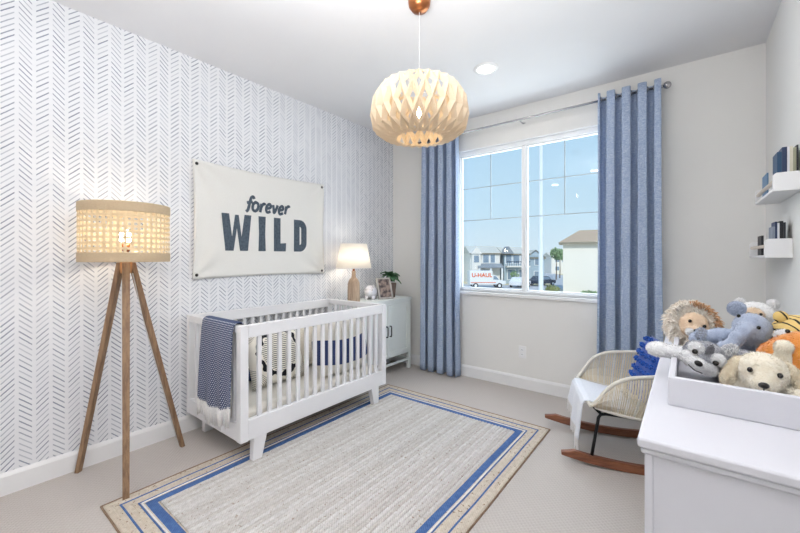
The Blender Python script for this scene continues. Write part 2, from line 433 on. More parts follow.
# ------------------------------------------------------------------ pendant lamp
o = thing('pendant_lamp', 'pale birch lattice pendant lamp hanging from a copper canopy', 'pendant lamp', (-1.205, 1.72, H))
MB().lathe([(.001, 0), (.062, 0), (.064, -.012), (.060, -.040), (.042, -.064), (.012, -.073), (.001, -.074)], 28, cap=False).build('canopy', 'copper', o, smooth=True)
MB().tube([(0, 0, -.07), (0, 0, -.53)], .0016, 8).build('cord', 'cord_white', o)
NS = 26
prof = [(0.1318, -0.7967), (0.2025, -0.7843), (0.254, -0.749), (0.2731, -0.6821), (0.2693, -0.6153), (0.2502, -0.5532), (0.2149, -0.5074), (0.1623, -0.4863)]
def pr(t):                                   # smooth profile, t 0 bottom .. 1 top
    k = t*(len(prof)-1); i = min(int(k), len(prof)-2); f = k-i
    p = [Vector((*prof[max(0, min(len(prof)-1, i+d))], 0)) for d in (-1, 0, 1, 2)]
    return .5*((2*p[1])+(-p[0]+p[2])*f+(2*p[0]-5*p[1]+4*p[2]-p[3])*f*f+(-p[0]+3*p[1]-3*p[2]+p[3])*f**3)
TS = [0, .14, .30, .46, .66, .86, 1.0]       # lattice rows; diamonds span two rows
def lat(i, t, dr):
    a = i*2*PI/NS; q = pr(t); return Vector(((q.x+dr)*math.cos(a), (q.x+dr)*math.sin(a), q.y))
def strip_cells():
    b = MB()
    for j in range(len(TS)):
        c0 = .5*(j % 2)
        tb, tm, tt = TS[max(j-1, 0)], TS[j], TS[min(j+1, len(TS)-1)]
        L, Rr, B, Tp = lat(c0-.5, tm, .006), lat(c0+.5, tm, .006), lat(c0, tb, .006), lat(c0, tt, .006)
        cen = lat(c0, (tb+tt)/2 if 0 < j < len(TS)-1 else (tb+tt)/2, -.038)
        rim = [L, B, Rr, Tp]; hole = []
        for p in rim: hole.append(cen+(p-cen)*(.44 if j > 1 else .30))
        for k in range(4):
            if (rim[k]-rim[(k+1) % 4]).length < 1e-4: continue
            b.add([rim[k], rim[(k+1) % 4], hole[(k+1) % 4], hole[k]], [(0, 1, 2, 3)])
    return b
s0 = strip_cells().build('shade_strip', 'birch_ply', o, solid=.0022)
for k in range(1, NS): inst(s0, o, rot=(0, 0, k*2*PI/NS))
emit('pendant_bulb', (255, 236, 206), 18)
hld = MB().lathe([(.001, 0), (.02, 0), (.022, -.03), (.02, -.07), (.001, -.07)], 20, cap=False).build('bulb_holder', 'trim_white', o, smooth=True, loc=(0, 0, -.525))
MB().ell((0, 0, -.115), (.042, .042, .05), n=20).build('bulb', 'pendant_bulb', hld, smooth=True)
MB().tube([(-0.1623, 0, -0.4863), (0, 0, -.525), (0.1623, 0, -0.4863)], .003, 6).tube([(0, -0.1623, -0.4863), (0, 0, -.525), (0, 0.1623, -0.4863)], .003, 6).build('hanger', 'trim_white', o)

# ------------------------------------------------------------------ floor lamp
o = thing('floor_lamp', 'wooden tripod floor lamp with round cane webbing shade', 'floor lamp', (-2.615, .716, 0))
feet = [(-2.836, .532), (-2.297, .629), (-2.665, 1.055)]
for fx, fy in feet:
    dx, dy = fx+2.615, fy-.716; L = math.hypot(dx, dy); ux, uy = dx/L, dy/L; px_, py_ = -uy, ux
    def q(r, z, wd, th): return [Vector((ux*(r+s*th)+px_*t*wd, uy*(r+s*th)+py_*t*wd, z)) for s, t in ((-1, -1), (1, -1), (1, 1), (-1, 1))]
    leg = MB().hexa(q(L-.012, 0, .015, .012), q(.03, 1.235, .019, .014)).build('leg', 'lamp_wood', o, bevel=.003)
MB().lathe([(.001, 1.17), (.026, 1.17), (.03, 1.19), (.03, 1.255), (.022, 1.27), (.001, 1.27)], 20, cap=False).build('hub', 'hub_wood', o, smooth=True)
MB().lathe([(.001, 1.27), (.014, 1.27), (.014, 1.30), (.02, 1.305), (.02, 1.345), (.001, 1.345)], 16, cap=False).build('bulb_socket', 'copper', o, smooth=True)
emit('floor_bulb', (255, 240, 214), 48)
MB().ell((0, 0, 1.385), (.034, .034, .042), n=20).build('bulb', 'floor_bulb', o, smooth=True)
RS, Z0, Z1 = .218, 1.243, 1.568
sh = MB().lathe([(RS, Z0+.045), (RS+.004, Z0+.045), (RS+.004, Z0), (RS, Z0)], 64, cap=False, closed=True).build('shade_band', 'cane_band', o, smooth=False)
MB().lathe([(RS, Z1), (RS+.004, Z1), (RS+.004, Z1-.046), (RS, Z1-.046)], 64, cap=False, closed=True).build('shade_band', 'cane_band', o)
for zz in (Z0, Z0+.045, Z1-.046, Z1):
    MB().tube([(RS*math.cos(a*PI/32), RS*math.sin(a*PI/32), zz) for a in range(64)], .0045, 6, closed=True).build('shade_hoop', 'cane', o, smooth=True)
def ribbon(b, pts, wd, dr=0):
    """flat strip lying on the drum"""
    vs = []
    for i, p in enumerate(pts):
        t = (pts[min(i+1, len(pts)-1)]-pts[max(i-1, 0)]).normalized(); nrm = Vector((p.x, p.y, 0)).normalized(); s = t.cross(nrm)*wd; vs += [p+s+nrm*dr, p-s+nrm*dr]
    b.add(vs, [(2*i, 2*i+1, 2*i+3, 2*i+2) for i in range(len(pts)-1)])
b = MB(); za, zb = Z0+.04, Z1-.042
def dp(a, z): return Vector((RS*math.cos(a), RS*math.sin(a), z))
NV = 44
NR = 8; step = (zb-za)/NR; da = 2*PI/NV
for k in range(NV): ribbon(b, [dp(k*da, za), dp(k*da, zb)], .0068, .001)
for j in range(NR+1): ribbon(b, [dp(q_*2*PI/96, za+j*step) for q_ in range(97)], .0064, .002)
stuff(b.build('shade_webbing', 'cane', o))
MB().tube([(-RS, 0, Z0+.05), (0, 0, 1.29), (RS, 0, Z0+.05)], .003, 6).tube([(0, -RS, Z0+.05), (0, 0, 1.29), (0, RS, Z0+.05)], .003, 6).build('shade_spider', 'copper', o)
MB().tube([(.01, .03, 1.17), (-.05, .12, .8), (-.09, .215, .45), (-.11, .275, .2), (-.17, .34, .012), (-.26, .36, .008), (-.30, .20, .008)], .003, 6).build('power_cord', 'cord_white', o, smooth=True)

# ------------------------------------------------------------------ wall banner
o = thing('wall_banner', 'cream canvas banner reading forever WILD on the herringbone wall', 'banner', (XL, 1.81, 1.10))
BY0, BY1, BZ0, BZ1 = 1.186, 2.422, 1.102, 1.990
def ban(u, v):
    cu, cv = min(u, 1-u), min(v, 1-v)
    y = BY0+u*(BY1-BY0) + .010*math.sin(PI*v)*(1 if u < .5 else -1)*(1-4*cu*cu)
    z = BZ0+v*(BZ1-BZ0) - .018*math.sin(PI*u)*(v if v > .5 else 0) + .012*math.sin(PI*u)*(1-v if v < .5 else 0)*1.0
    d = .012
    for (a, c) in ((0, 0), (1, 0), (0, 1), (1, 1)):
        du, dv = (u-a)*1.4, v-c; r = math.hypot(du, dv); ang = math.atan2(abs(dv), abs(du)+1e-6)
        d += .008*math.exp(-(r/.38)**2)*math.sin(ang*9)*min(1, r*8)
    return Vector((XL+d, y, z))
MB().grid(ban, 60, 44).rel(o).build('canvas_sheet', 'canvas', o, smooth=True, solid=.002)
for (u, v) in ((.022, .035), (.978, .035), (.022, .965), (.978, .965)):
    p = ban(u, v); MB().lathe([(.001, 0), (.011, 0), (.012, .004), (.006, .007), (.001, .007)], 14, cap=False).build('tack', 'blackish', o, smooth=True, loc=tuple(p+Vector((.001, 0, 0))-Vector(o.location)), rot=(0, PI/2, 0))
def yz(y, z): return (XL+.0145, y-.013, z)
def letter(polys, name):
    b = MB()
    for p in polys: b.prism(p, yz, (.0012, 0, 0))
    b.rel(o).build(name, 'banner_ink', o)
zb_, zt_ = 1.318, 1.612; hh = zt_-zb_
def Wpt(u, v): return (1.412+u*.248, zb_+v*hh)
letter([[Wpt(*p) for p in ((0, 1), (.24, 1), (.34, .38), (.24, 0), (.12, 0))], [Wpt(*p) for p in ((.24, 0), (.34, .38), (.44, .98), (.5, .98), (.5, .62), (.39, 0))],
        [Wpt(*p) for p in ((.5, .98), (.56, .98), (.66, .38), (.76, 0), (.61, 0), (.5, .62))], [Wpt(*p) for p in ((.76, 0), (.66, .38), (.76, 1), (1, 1), (.88, 0))]], 'letter')
letter([[(1.725, zb_), (1.792, zb_), (1.787, (zb_+zt_)/2), (1.792, zt_), (1.725, zt_), (1.730, (zb_+zt_)/2)]], 'letter')
letter([[(1.872, zb_), (1.992, zb_), (1.996, zb_+.075), (1.938, zb_+.070), (1.938, zt_), (1.872, zt_)]], 'letter')
def arc(cx, cz, rx, rz, a0, a1, n): return [(cx+rx*math.cos(a0+(a1-a0)*i/n), cz+rz*math.sin(a0+(a1-a0)*i/n)) for i in range(n+1)]
outer = [(2.148, zb_)]+arc(2.148, zb_+.085, .074, .085, -PI/2, 0, 6)[1:]+arc(2.148, zt_-.085, .074, .085, 0, PI/2, 6)
inner = [(2.148, zb_+.062)]+arc(2.143, zb_+.085, .018, .023, -PI/2, 0, 6)[1:]+arc(2.143, zt_-.085, .018, .023, 0, PI/2, 6)
polys = [[(2.080, zb_), (2.142, zb_), (2.142, zt_), (2.080, zt_)]]
for i in range(len(outer)-1): polys.append([outer[i], outer[i+1], inner[i+1], inner[i]])
polys += [[(2.142, zb_), (2.148, zb_), (2.148, zb_+.062), (2.142, zb_+.062)], [(2.142, zt_-.062), (2.148, zt_-.062), (2.148, zt_), (2.142, zt_)]]
letter(polys, 'letter')
def cat(pts, n=6):
    P = [Vector((*p, 0)) for p in pts]; P = [P[0]*2-P[1]]+P+[P[-1]*2-P[-2]]; out = []
    for i in range(1, len(P)-2):
        for k in range(n):
            f = k/n; a, b_, c, d = P[i-1:i+3]
            out.append(.5*((2*b_)+(-a+c)*f+(2*a-5*b_+4*c-d)*f*f+(-a+3*b_-3*c+d)*f**3))
    return out+[P[-2]]
GL = {'f': [[(.62, 1.38), (.48, 1.62), (.28, 1.45), (.2, .8), (.12, .1), (-.05, -.12)], [(-.08, .88), (.2, .96), (.5, 1.02)]],
      'o': [[(.3, 1.0), (.05, .75), (.08, .2), (.35, .0), (.6, .3), (.58, .8), (.3, 1.0), (.2, .95)]],
      'r': [[(.08, .98), (.1, .5), (.06, .0)], [(.1, .55), (.25, .92), (.42, 1.0), (.5, .85)]],
      'e': [[(.06, .5), (.35, .52), (.52, .72), (.36, 1.0), (.12, .8), (.04, .4), (.2, .02), (.55, .16)]],
      'v': [[(.0, .96), (.12, .5), (.22, .02), (.42, .5), (.52, .98)]]}
xh = .074; cur = 1.606; adv = {'f': .50, 'o': .76, 'r': .60, 'e': .70, 'v': .66}
for i, ch in enumerate('forever'):
    b = MB()
    for st in GL[ch]:
        pts = [(XL+.0150, cur+(p.x*.95+p.y*.12)*xh*1.22, 1.650+p.y*xh+.010*math.sin(i*2.2)*.3) for p in cat(st)]
        b.tube(pts, .0122, 8, flat=.10, up=(1, 0, 0))
    b.rel(o).build('letter', 'banner_ink', o, smooth=False); cur += adv[ch]*xh*1.24

# ------------------------------------------------------------------ crib
CX0, CX1, CY0, CY1 = -2.845, -2.095, 1.140, 2.482
o = thing('baby_crib', 'white wooden baby crib with slatted sides and angled legs', 'crib', (-2.47, 1.811, 0))
P = .052
def part(b, name, mat='crib_white', bevel=.004): return b.rel(o).build(name, mat, o, bevel=bevel)
for x in (CX0, CX1-P):
    for y in (CY0, CY1-P): part(MB().box(x, x+P*.8 if x == CX0 else x+P, y, y+P, .150, .853), 'post')
for x in (CX0, CX1-.045):
    part(MB().box(x+.002, x+.043, CY0+P, CY1-P, .775, .851), 'top_rail'); part(MB().box(x+.002, x+.043, CY0+P, CY1-P, .152, .275), 'bottom_rail')
    n = 16
    for k in range(n):
        y = 1.2735+k*.0728; part(MB().box(x+.012, x+.034, y-.013, y+.013, .27, .78), 'slat', bevel=.003)
for y in (CY0, CY1-.045):
    part(MB().box(CX0+P*.8, CX1-P, y+.002, y+.043, .805, .851), 'end_rail'); part(MB().box(CX0+P*.8, CX1-P, y+.002, y+.043, .152, .255), 'end_rail')
    for k in range(8):
        x = CX0+P+.065+k*.0735; part(MB().box(x-.013, x+.013, y+.012, y+.034, .25, .81), 'slat', bevel=.003)
part(MB().box(CX0+.045, CX1-.05, CY0+.045, CY1-.045, .165, .183), 'mattress_support')
for x in (CX0+.05, CX1-.055):
    for s, y in ((-1, 1.275), (1, 2.345)):
        a = [Vector((x+dx, y+dy, .153)) for dx, dy in ((0, -.045), (.05, -.045), (.05, .045), (0, .045))]
        c = [Vector((x+dx, y+s*.02+dy, .0)) for dx, dy in ((.004, -.03), (.046, -.03), (.046, .03), (.004, .03))]
        part(MB().hexa(c, a), 'leg')
mt = thing('crib_mattress', 'thick cream mattress inside the white crib', 'mattress', (-2.47, 1.811, .183))
MB().box(-.315, .315, -.618, .618, 0, .138).build('mattress_body', 'sheet_cream', mt, bevel=.035, seg=4)
MB().tube([(-.316, -.619, .03), (.316, -.619, .03), (.316, .619, .03), (-.316, .619, .03)], .004, 6, closed=True).build('piping', 'yarn_white', mt)

def cushion(w, h, t, n=22, pinch=.05):
    b = MB(); b.weld = True
    for s in (-1, 1):
        def fn(u, v):
            a, c = 2*u-1, 2*v-1
            th = t*max(0, (1-a**4))**.55*max(0, (1-c**4))**.55
            th *= 1+.06*math.sin(5*a+3*c)
            return Vector((a*w/2*(1-pinch*(1-c*c)), s*th/2, c*h/2*(1-pinch*(1-a*a))))
        b.grid(fn, n, n)
    return b
MT = .321
def put(ob, x, y, z, rx, rz): ob.location = (x, y, z); ob.rotation_euler = (rx, 0, rz); return ob
# crib cushions: local x across, z up, -y is the face; face points to +X world => rz = 90 deg
c1 = thing('throw_pillow', 'cream square pillow with black ring and stripe print leaning in the crib', 'pillow', (-2.39, 1.62, MT), PI/2)
cushion(.46, .45, .15).build('pillow_cover', 'tribal_print', c1, smooth=True, loc=(0, .085, .218), rot=(-.36, 0, 0))
c2 = thing('throw_pillow', 'navy and grey patterned pillow behind the black-ringed pillow', 'pillow', (-2.55, 1.60, MT), PI/2)
cushion(.50, .42, .14).build('pillow_cover', 'mixed_print', c2, smooth=True, loc=(0, .10, .207), rot=(-.3, 0, 0))
c3 = thing('throw_pillow', 'cream pillow with a broad navy band at the far end of the crib', 'pillow', (-2.215, 2.11, MT), PI/2)
pc = cushion(.50, .40, .20, pinch=-.10).build('pillow_cover', 'navy_band_print', c3, smooth=True, loc=(0, .06, .215), rot=(-.22, 0, 0))
c4 = thing('throw_pillow', 'plain navy pillow tucked behind the banded pillow in the crib', 'pillow', (-2.47, 2.30, MT), PI/2)
cushion(.30, .33, .12).build('pillow_cover', 'navy_plush', c4, smooth=True, loc=(.0, .05, .165), rot=(-.2, .1, 0))
b = MB()
c5 = thing('throw_pillow', 'fluffy white pillow in the middle of the crib against the wall', 'pillow', (-2.55, 2.13, MT), PI/2)
cushion(.46, .40, .16).build('pillow_cover', 'knit_cream', c5, smooth=True, loc=(0, .09, .195), rot=(-.3, 0, 0))

# navy blanket over the crib end
o = thing('crib_blanket', 'navy blanket with white dashes and white fringe over the crib end rail', 'blanket', (-2.37, 1.155, .855))
path = [(1.125+.0, .335), (1.122, .5), (1.120, .65), (1.122, .80), (1.128, .850), (1.142, .866), (1.163, .868), (1.186, .864), (1.196, .84), (1.198, .72), (1.199, .62)]
pp = [Vector((a, c, 0)) for a, c in path]; acc = [0]
for i in range(1, len(pp)): acc.append(acc[-1]+(pp[i]-pp[i-1]).length)
def along(t):
    L = t*acc[-1]
    for i in range(1, len(pp)):
        if L <= acc[i]+1e-9: f = (L-acc[i-1])/(acc[i]-acc[i-1]); return pp[i-1].lerp(pp[i], f)
    return pp[-1]
def bl(u, v):
    p = along(v); hang = max(0, (.82-p.y)/.5) if p.x < 1.15 else 0
    y = p.x-.010*hang*(1+math.sin(u*19+1.2))*.9 - (.012*hang if u > .72 else 0)
    x = -2.555+u*.40 - .035*hang*(1-u)+.02*hang*u
    z = p.y+(-.03*math.sin(u*PI*1.1+.3)*hang + .06*max(0, u-.72)*hang)
    return Vector((x, y, z))
MB().grid(bl, 40, 50).rel(o).build('blanket_cloth', 'blanket_navy', o, smooth=True, solid=.006)
b = MB()
for k in range(34):
    p = bl((k+.5)/34, 0); q = p+Vector((random.uniform(-.008, .008), random.uniform(-.004, .004), -.095-random.uniform(0, .03)))
    b.tube([p+Vector((0, 0, .01)), (p+q)/2+Vector((random.uniform(-.004, .004), 0, 0)), q], [.0045, .005, .003], 5)
stuff(b.rel(o).build('fringe', 'yarn_white', o, smooth=True))

# ------------------------------------------------------------------ side cabinet and what stands on it
KX0, KX1, KY0, KY1, KZ = -2.852, -2.505, 2.59, 3.412, .812
o = thing('side_cabinet', 'pale mint-white cabinet with framed door and black handle', 'cabinet', ((KX0+KX1)/2, (KY0+KY1)/2, 0))
def part(b, name, mat='cabinet_mint', parent=None, bevel=.003):
    pa = parent or o
    return b.rel(o).build(name, mat, pa, bevel=bevel)
part(MB().box(KX0, KX1+.004, KY0, KY1+.004, KZ-.025, KZ), 'top')
part(MB().box(KX0+.01, KX1-.022, KY0+.004, KY1-.004, .19, KZ-.025), 'body')
for x in (KX0+.005, KX1-.04):
    for y in (KY0+.002, KY1-.037): part(MB().box(x, x+.036, y, y+.035, 0, KZ-.025), 'leg')
part(MB().box(KX1-.02, KX1-.006, KY0+.038, KY1-.038, KZ-.06, KZ-.026), 'front_rail'); part(MB().box(KX1-.02, KX1-.006, KY0+.038, KY1-.038, .185, .215), 'front_rail')
part(MB().box(KX0+.041, KX1-.041, KY1-.03, KY1-.012, .095, .12), 'stretcher'); part(MB().box(KX1-.03, KX1-.012, KY0+.037, KY1-.037, .095, .12), 'stretcher')
dz0, dz1 = .205, KZ-.062; fx0, fx1, s_ = KX1-.021, KX1-.003, .042; ymid = (KY0+KY1)/2
for dy0, dy1, hy in ((KY0+.04, ymid-.002, ymid-.03), (ymid+.002, KY1-.04, ymid+.03)):
    door = part(MB().box(fx0, fx1, dy0, dy0+s_, dz0, dz1).box(fx0, fx1, dy1-s_, dy1, dz0, dz1).box(fx0, fx1, dy0+s_, dy1-s_, dz0, dz0+s_).box(fx0, fx1, dy0+s_, dy1-s_, dz1-s_, dz1), 'door')
    part(MB().box(fx0, fx0+.007, dy0+s_, dy1-s_, dz0+s_, dz1-s_), 'door_panel', parent=door)
    MB().tube([(fx1-.002, hy, .42), (fx1+.022, hy, .42), (fx1+.026, hy, .435), (fx1+.026, hy, .515), (fx1+.022, hy, .53), (fx1-.002, hy, .53)], .006, 8).rel(o).build('handle', 'black_metal', door, smooth=True)

o = thing('table_lamp', 'table lamp with white tapered shade and wooden bottle base on cabinet', 'table lamp', (-2.682, 2.665, KZ))
MB().lathe([(.001, 0), (.061, 0), (.063, .006), (.062, .12), (.059, .19), (.046, .225), (.026, .245), (.020, .265), (.020, .315), (.001, .315)], 32, cap=False).build('base', 'bottle_wood', o, smooth=True)
MB().lathe([(.001, .315), (.012, .315), (.012, .385), (.001, .385)], 16, cap=False).build('bulb_socket', 'copper', o, smooth=True)
emit('table_bulb', (255, 243, 224), 42)
MB().ell((0, 0, .43), (.030, .030, .045), n=18).build('bulb', 'table_bulb', o, smooth=True)
sh = MB().lathe([(.178, .344), (.132, .590)], 48, cap=False).build('shade', 'lamp_fabric', o, smooth=True, solid=.002)
for r, z in ((.178, .344), (.132, .590)): MB().tube([(r*math.cos(k*PI/24), r*math.sin(k*PI/24), z) for k in range(48)], .003, 6, closed=True).build('shade_wire', 'trim_white', sh, smooth=True)
MB().tube([(-.132, 0, .588), (0, 0, .49), (.132, 0, .588)], .002, 6).build('shade_wire', 'trim_white', sh)

plain('ceramic_white', (240, 238, 242), (230, 228, 236), .2, 10)
o = thing('piggy_bank', 'small white ceramic piggy bank beside the table lamp', 'piggy bank', (-2.70, 2.94, KZ), math.radians(-60)); o.scale = (1.25, 1.25, 1.25)
MB().ell((0, 0, .068), (.075, .056, .054), n=24).build('body', 'ceramic_white', o, smooth=True)
MB().tube([(.06, 0, .07), (.085, 0, .068), (.092, 0, .068)], [.026, .024, .023], 14).build('snout', 'ceramic_white', o, smooth=True)
for s in (-1, 1):
    MB().add([(.035, s*.018, .112), (.055, s*.04, .098), (.06, s*.036, .138), (.03, s*.034, .108)], [(0, 1, 2), (1, 3, 2), (3, 0, 2), (0, 3, 1)]).build('ear', 'ceramic_white', o)
    MB().ell((.066, s*.028, .086), .004, n=8).build('eye', 'blackish', o, smooth=True)
    for x in (-.04, .035): MB().lathe([(.001, 0), (.014, 0), (.017, .03), (.001, .035)], 12, (x, s*.028, 0), cap=False).build('foot', 'ceramic_white', o, smooth=True)

m = Mat('family_print'); n = m.noise(22, 3); m.color(m.mix(n.smooth(.4, .6), (78, 66, 66), (160, 140, 130))); m.set(Roughness=.35)
o = thing('framed_photo', 'small grey-white framed photo standing on the cabinet front', 'photo frame', (-2.575, 3.05, KZ), math.radians(68)); o.scale = (1.22, 1.22, 1.12)
fr = MB(); hw, hh_, t_ = .072, .105, .016
fr.box(-hw, -hw+t_, -.008, .008, 0, 2*hh_).box(hw-t_, hw, -.008, .008, 0, 2*hh_).box(-hw+t_, hw-t_, -.008, .008, 0, t_).box(-hw+t_, hw-t_, -.008, .008, 2*hh_-t_, 2*hh_)
tilt = (-.30, 0, 0)
fr.build('frame', 'frame_wood', o, bevel=.002, rot=tilt, loc=(0, 0, .002))
MB().box(-hw+t_, hw-t_, -.002, .004, t_, 2*hh_-t_).build('photo', 'family_print', o, rot=tilt, loc=(0, 0, .002))
MB().box(-.02, .02, .0, .004, 0, .16, Matrix.Translation((0, .105, 0)) @ Matrix.Rotation(.36, 4, 'X')).build('easel_back', 'frame_wood', o)

plain('pot_clay', (150, 130, 118), (126, 108, 98), .7, 40)
plain('leaf_green', (58, 104, 66), (86, 130, 88), .45, 40)
o = thing('potted_plant', 'leafy green plant in a tapered clay pot at the cabinet corner', 'plant', (-2.66, 3.235, KZ)); o.scale = (1.0, 1.0, 1.12)
MB().lathe([(.001, 0), (.048, 0), (.056, .09), (.060, .12), (.062, .145), (.055, .145), (.052, .12), (.001, .12)], 28, cap=False).build('pot', 'pot_clay', o, smooth=True)
MB().lathe([(.001, .121), (.052, .124)], 20, cap=False).build('soil', 'blackish', o)
def leaf_mesh(L, wd):
    def fn(u, v):
        t = v; s = (2*u-1); ww = wd*math.sin(PI*min(1, t*.92+.06))**.7
        return Vector((s*ww/2, t*L, .03*math.sin(PI*t)-.25*L*t*t+abs(s)*.012))
    return MB().grid(fn, 4, 6)
for k in range(17):
    a = k*2.4; el = random.uniform(-.1, .75)
    lf = leaf_mesh(random.uniform(.10, .145), random.uniform(.075, .10)).build('leaf', 'leaf_green', o, smooth=True, solid=.001)
    lf.location = (.02*math.cos(a), .02*math.sin(a), .150+.045*random.random()); lf.rotation_euler = (el, 0, a)

# ------------------------------------------------------------------ rug
UX0, UX1, UY0, UY1 = -2.335, -.795, .535, 2.795
o = thing('braided_rug', 'rectangular braided jute rug with blue border bands', 'rug', ((UX0+UX1)/2, (UY0+UY1)/2, 0))
MB().box(UX0+.01, UX1-.01, UY0+.01, UY1-.01, .001, .006).rel(o).build('backing', 'jute_tan_b', o)
def ringband(a, wdt, mat, name='border_braid', hgt=.009):
    c = a+wdt/2; x0, x1, y0, y1 = UX0+c, UX1-c, UY0+c, UY1-c
    corners = [(x0, y0), (x1, y0), (x1, y1), (x0, y1)]; pts = []
    rows = []
    for i in range(4):
        p, q = Vector((*corners[i], 0)), Vector((*corners[(i+1) % 4], 0)); n = 36
        dr = (q-p).normalized()
        for k in range(n):
            f = k/n; c0 = p.lerp(q, f)
            if k == 0:
                pv = (Vector((*corners[i], 0))-Vector((*corners[i-1], 0))).normalized(); nr = (Vector((-pv.y, pv.x, 0))+Vector((-dr.y, dr.x, 0)))
            else: nr = Vector((-dr.y, dr.x, 0))
            w_ = 0 if k == 0 else .004*noise.noise(Vector((c0.x*4, c0.y*4, 3)))
            rows.append((c0+nr*w_, nr))
    vs = []; prof_ = [(-.5, .003), (-.36, .75), (0, 1), (.36, .75), (.5, .003)]
    for c0, nr in rows:
        for s, hz in prof_: vs.append(c0+nr*s*wdt*.98+Vector((0, 0, .005+hgt*hz-.004)))
    N = len(rows); m_ = len(prof_)
    b = MB().add(vs, [(i*m_+k, i*m_+k+1, ((i+1) % N)*m_+k+1, ((i+1) % N)*m_+k) for i in range(N) for k in range(m_-1)])
    return b.rel(o).build(name, mat, o, smooth=True)
ringband(-.004, .008, 'jute_brown', 'edge_braid')
off = .004
for wd_, mt_ in ((.027, 'jute_tan_b'), (.027, 'jute_tan_b'), (.012, 'jute_blue'), (.026, 'jute_tan_b'), (.024, 'jute_tan_b'), (.010, 'jute_blue'), (.009, 'jute_white'), (.056, 'jute_blue')):
    ringband(off, wd_, mt_); off += wd_
ix0, ix1, iy0, iy1 = UX0+off, UX1-off, UY0+off, UY1-off
NRW = 46; rw = (ix1-ix0)/NRW
def rowmesh():
    b = MB(); n = 60; prof_ = [(-.5, -.35), (-.36, .8), (0, 1), (.36, .8), (.5, -.35)]; vs = []
    for k in range(n+1):
        y = iy0+(iy1-iy0)*k/n-(UY0+UY1)/2
        for s, hz in prof_: vs.append(Vector((s*rw, y, .0055+.008*hz*(1+.12*math.sin(k*2.1)))))
    return b.add(vs, [(i*5+k, i*5+k+1, (i+1)*5+k+1, (i+1)*5+k) for i in range(n) for k in range(4)])
protos = [rowmesh().build('braid_row', mt_, o, smooth=True) for mt_ in ('jute_pale', 'jute_pale_b', 'jute_pale_c')]
for k in range(NRW):
    xx = ix0+(k+.5)*rw-(UX0+UX1)/2
    if k < 3: protos[k].location = (xx, 0, 0)
    else: inst(protos[(k*7+k//3) % 3], o, (xx, 0, 0))
# ------------------------------------------------------------------ curtain rod and curtains
RY, RZ = 3.430, 2.565
o = thing('curtain_rod', 'slim brushed steel curtain rod with ball finials above the window', 'curtain rod', (-1.245, YB, RZ))
b = MB().tube([(-2.42, RY, RZ), (-.16, RY, RZ)], .0095, 12).rel(o); b.build('rod', 'steel', o, smooth=True)
MB().tube([(-2.42, RY, RZ), (-1.62, RY, RZ)], .0115, 12).rel(o).build('outer_rod', 'steel', o, smooth=True)
for s, x in ((-1, -2.42), (1, -.16)):
    q = MB().tube([(x-s*.004, RY, RZ), (x+s*.012, RY, RZ), (x+s*.014, RY, RZ)], [.013, .013, .008], 12)
    q.ell((x+s*.038, RY, RZ), .027, n=18); q.rel(o).build('finial', 'steel', o, smooth=True)
for x in (-2.28, -1.245, -.20):
    MB().tube([(x, YB, RZ-.012), (x, RY+.02, RZ-.018), (x, RY+.004, RZ-.016), (x, RY-.010, RZ-.004)], .005, 8).lathe([(.001, 0), (.018, 0), (.018, .004), (.001, .004)], 14, (x, YB-.002, RZ-.012), cap=False).rel(o).build('bracket', 'steel', o, smooth=True)

def curtain(label, x0, x1, ph, flare, seed):
    o = thing('curtain', label, 'curtain', ((x0+x1)/2, RY, 0), 0, 'blue linen window curtains')
    n = 4.0; W = x1-x0
    def fn(u, v):
        z = .016+v*(RZ+.036-.016)
        a = 2*PI*(n*u)+ph
        k = 1-v
        amp = .046+.012*k*(1+.4*math.sin(7*u+seed))
        wob = .010*k*math.sin(3.1*v*2+u*9+seed)
        c = 1-2*((1-math.cos(a))/2)**1.7
        x = x0+W*u+.016*math.sin(2*a)*(.8+.4*k)+wob*.5+flare*k*(u-.5)
        return Vector((x, RY-c*amp+wob*.3, z + (.012*max(0, c) if v > .985 else 0)))
    MB().grid(fn, 150, 36).rel(o).build('cloth', 'curtain_linen', o, smooth=True, solid=.0025)
    for i in range(int(2*n)):                     # where the cloth crosses the rod
        u = (i+.5-ph/PI)/(2*n)
        if not 0 <= u <= 1: continue
        p = fn(u, (RZ-.016)/(RZ+.02))
        MB().tube([(.021*math.cos(t*PI/9), 0, .021*math.sin(t*PI/9)) for t in range(18)], .004, 6, closed=True).build('grommet', 'steel', o, smooth=True, loc=(p.x-o.location.x, 0, RZ), rot=(0, 0, PI/2+.5*(-1)**i))
    return o
curtain('blue linen curtain left of the window, beside the cabinet', -2.325, -1.895, -.55, .03, 1.0)
curtain('blue linen curtain right of the window, behind the rocking chair', -.590, -.165, .35, .015, 4.0)

# ------------------------------------------------------------------ rocking chair
ch = thing('rocking_chair', 'white wicker rocking chair with black metal legs and wooden rockers', 'rocking chair', (-.575, 2.69, 0), math.radians(20))
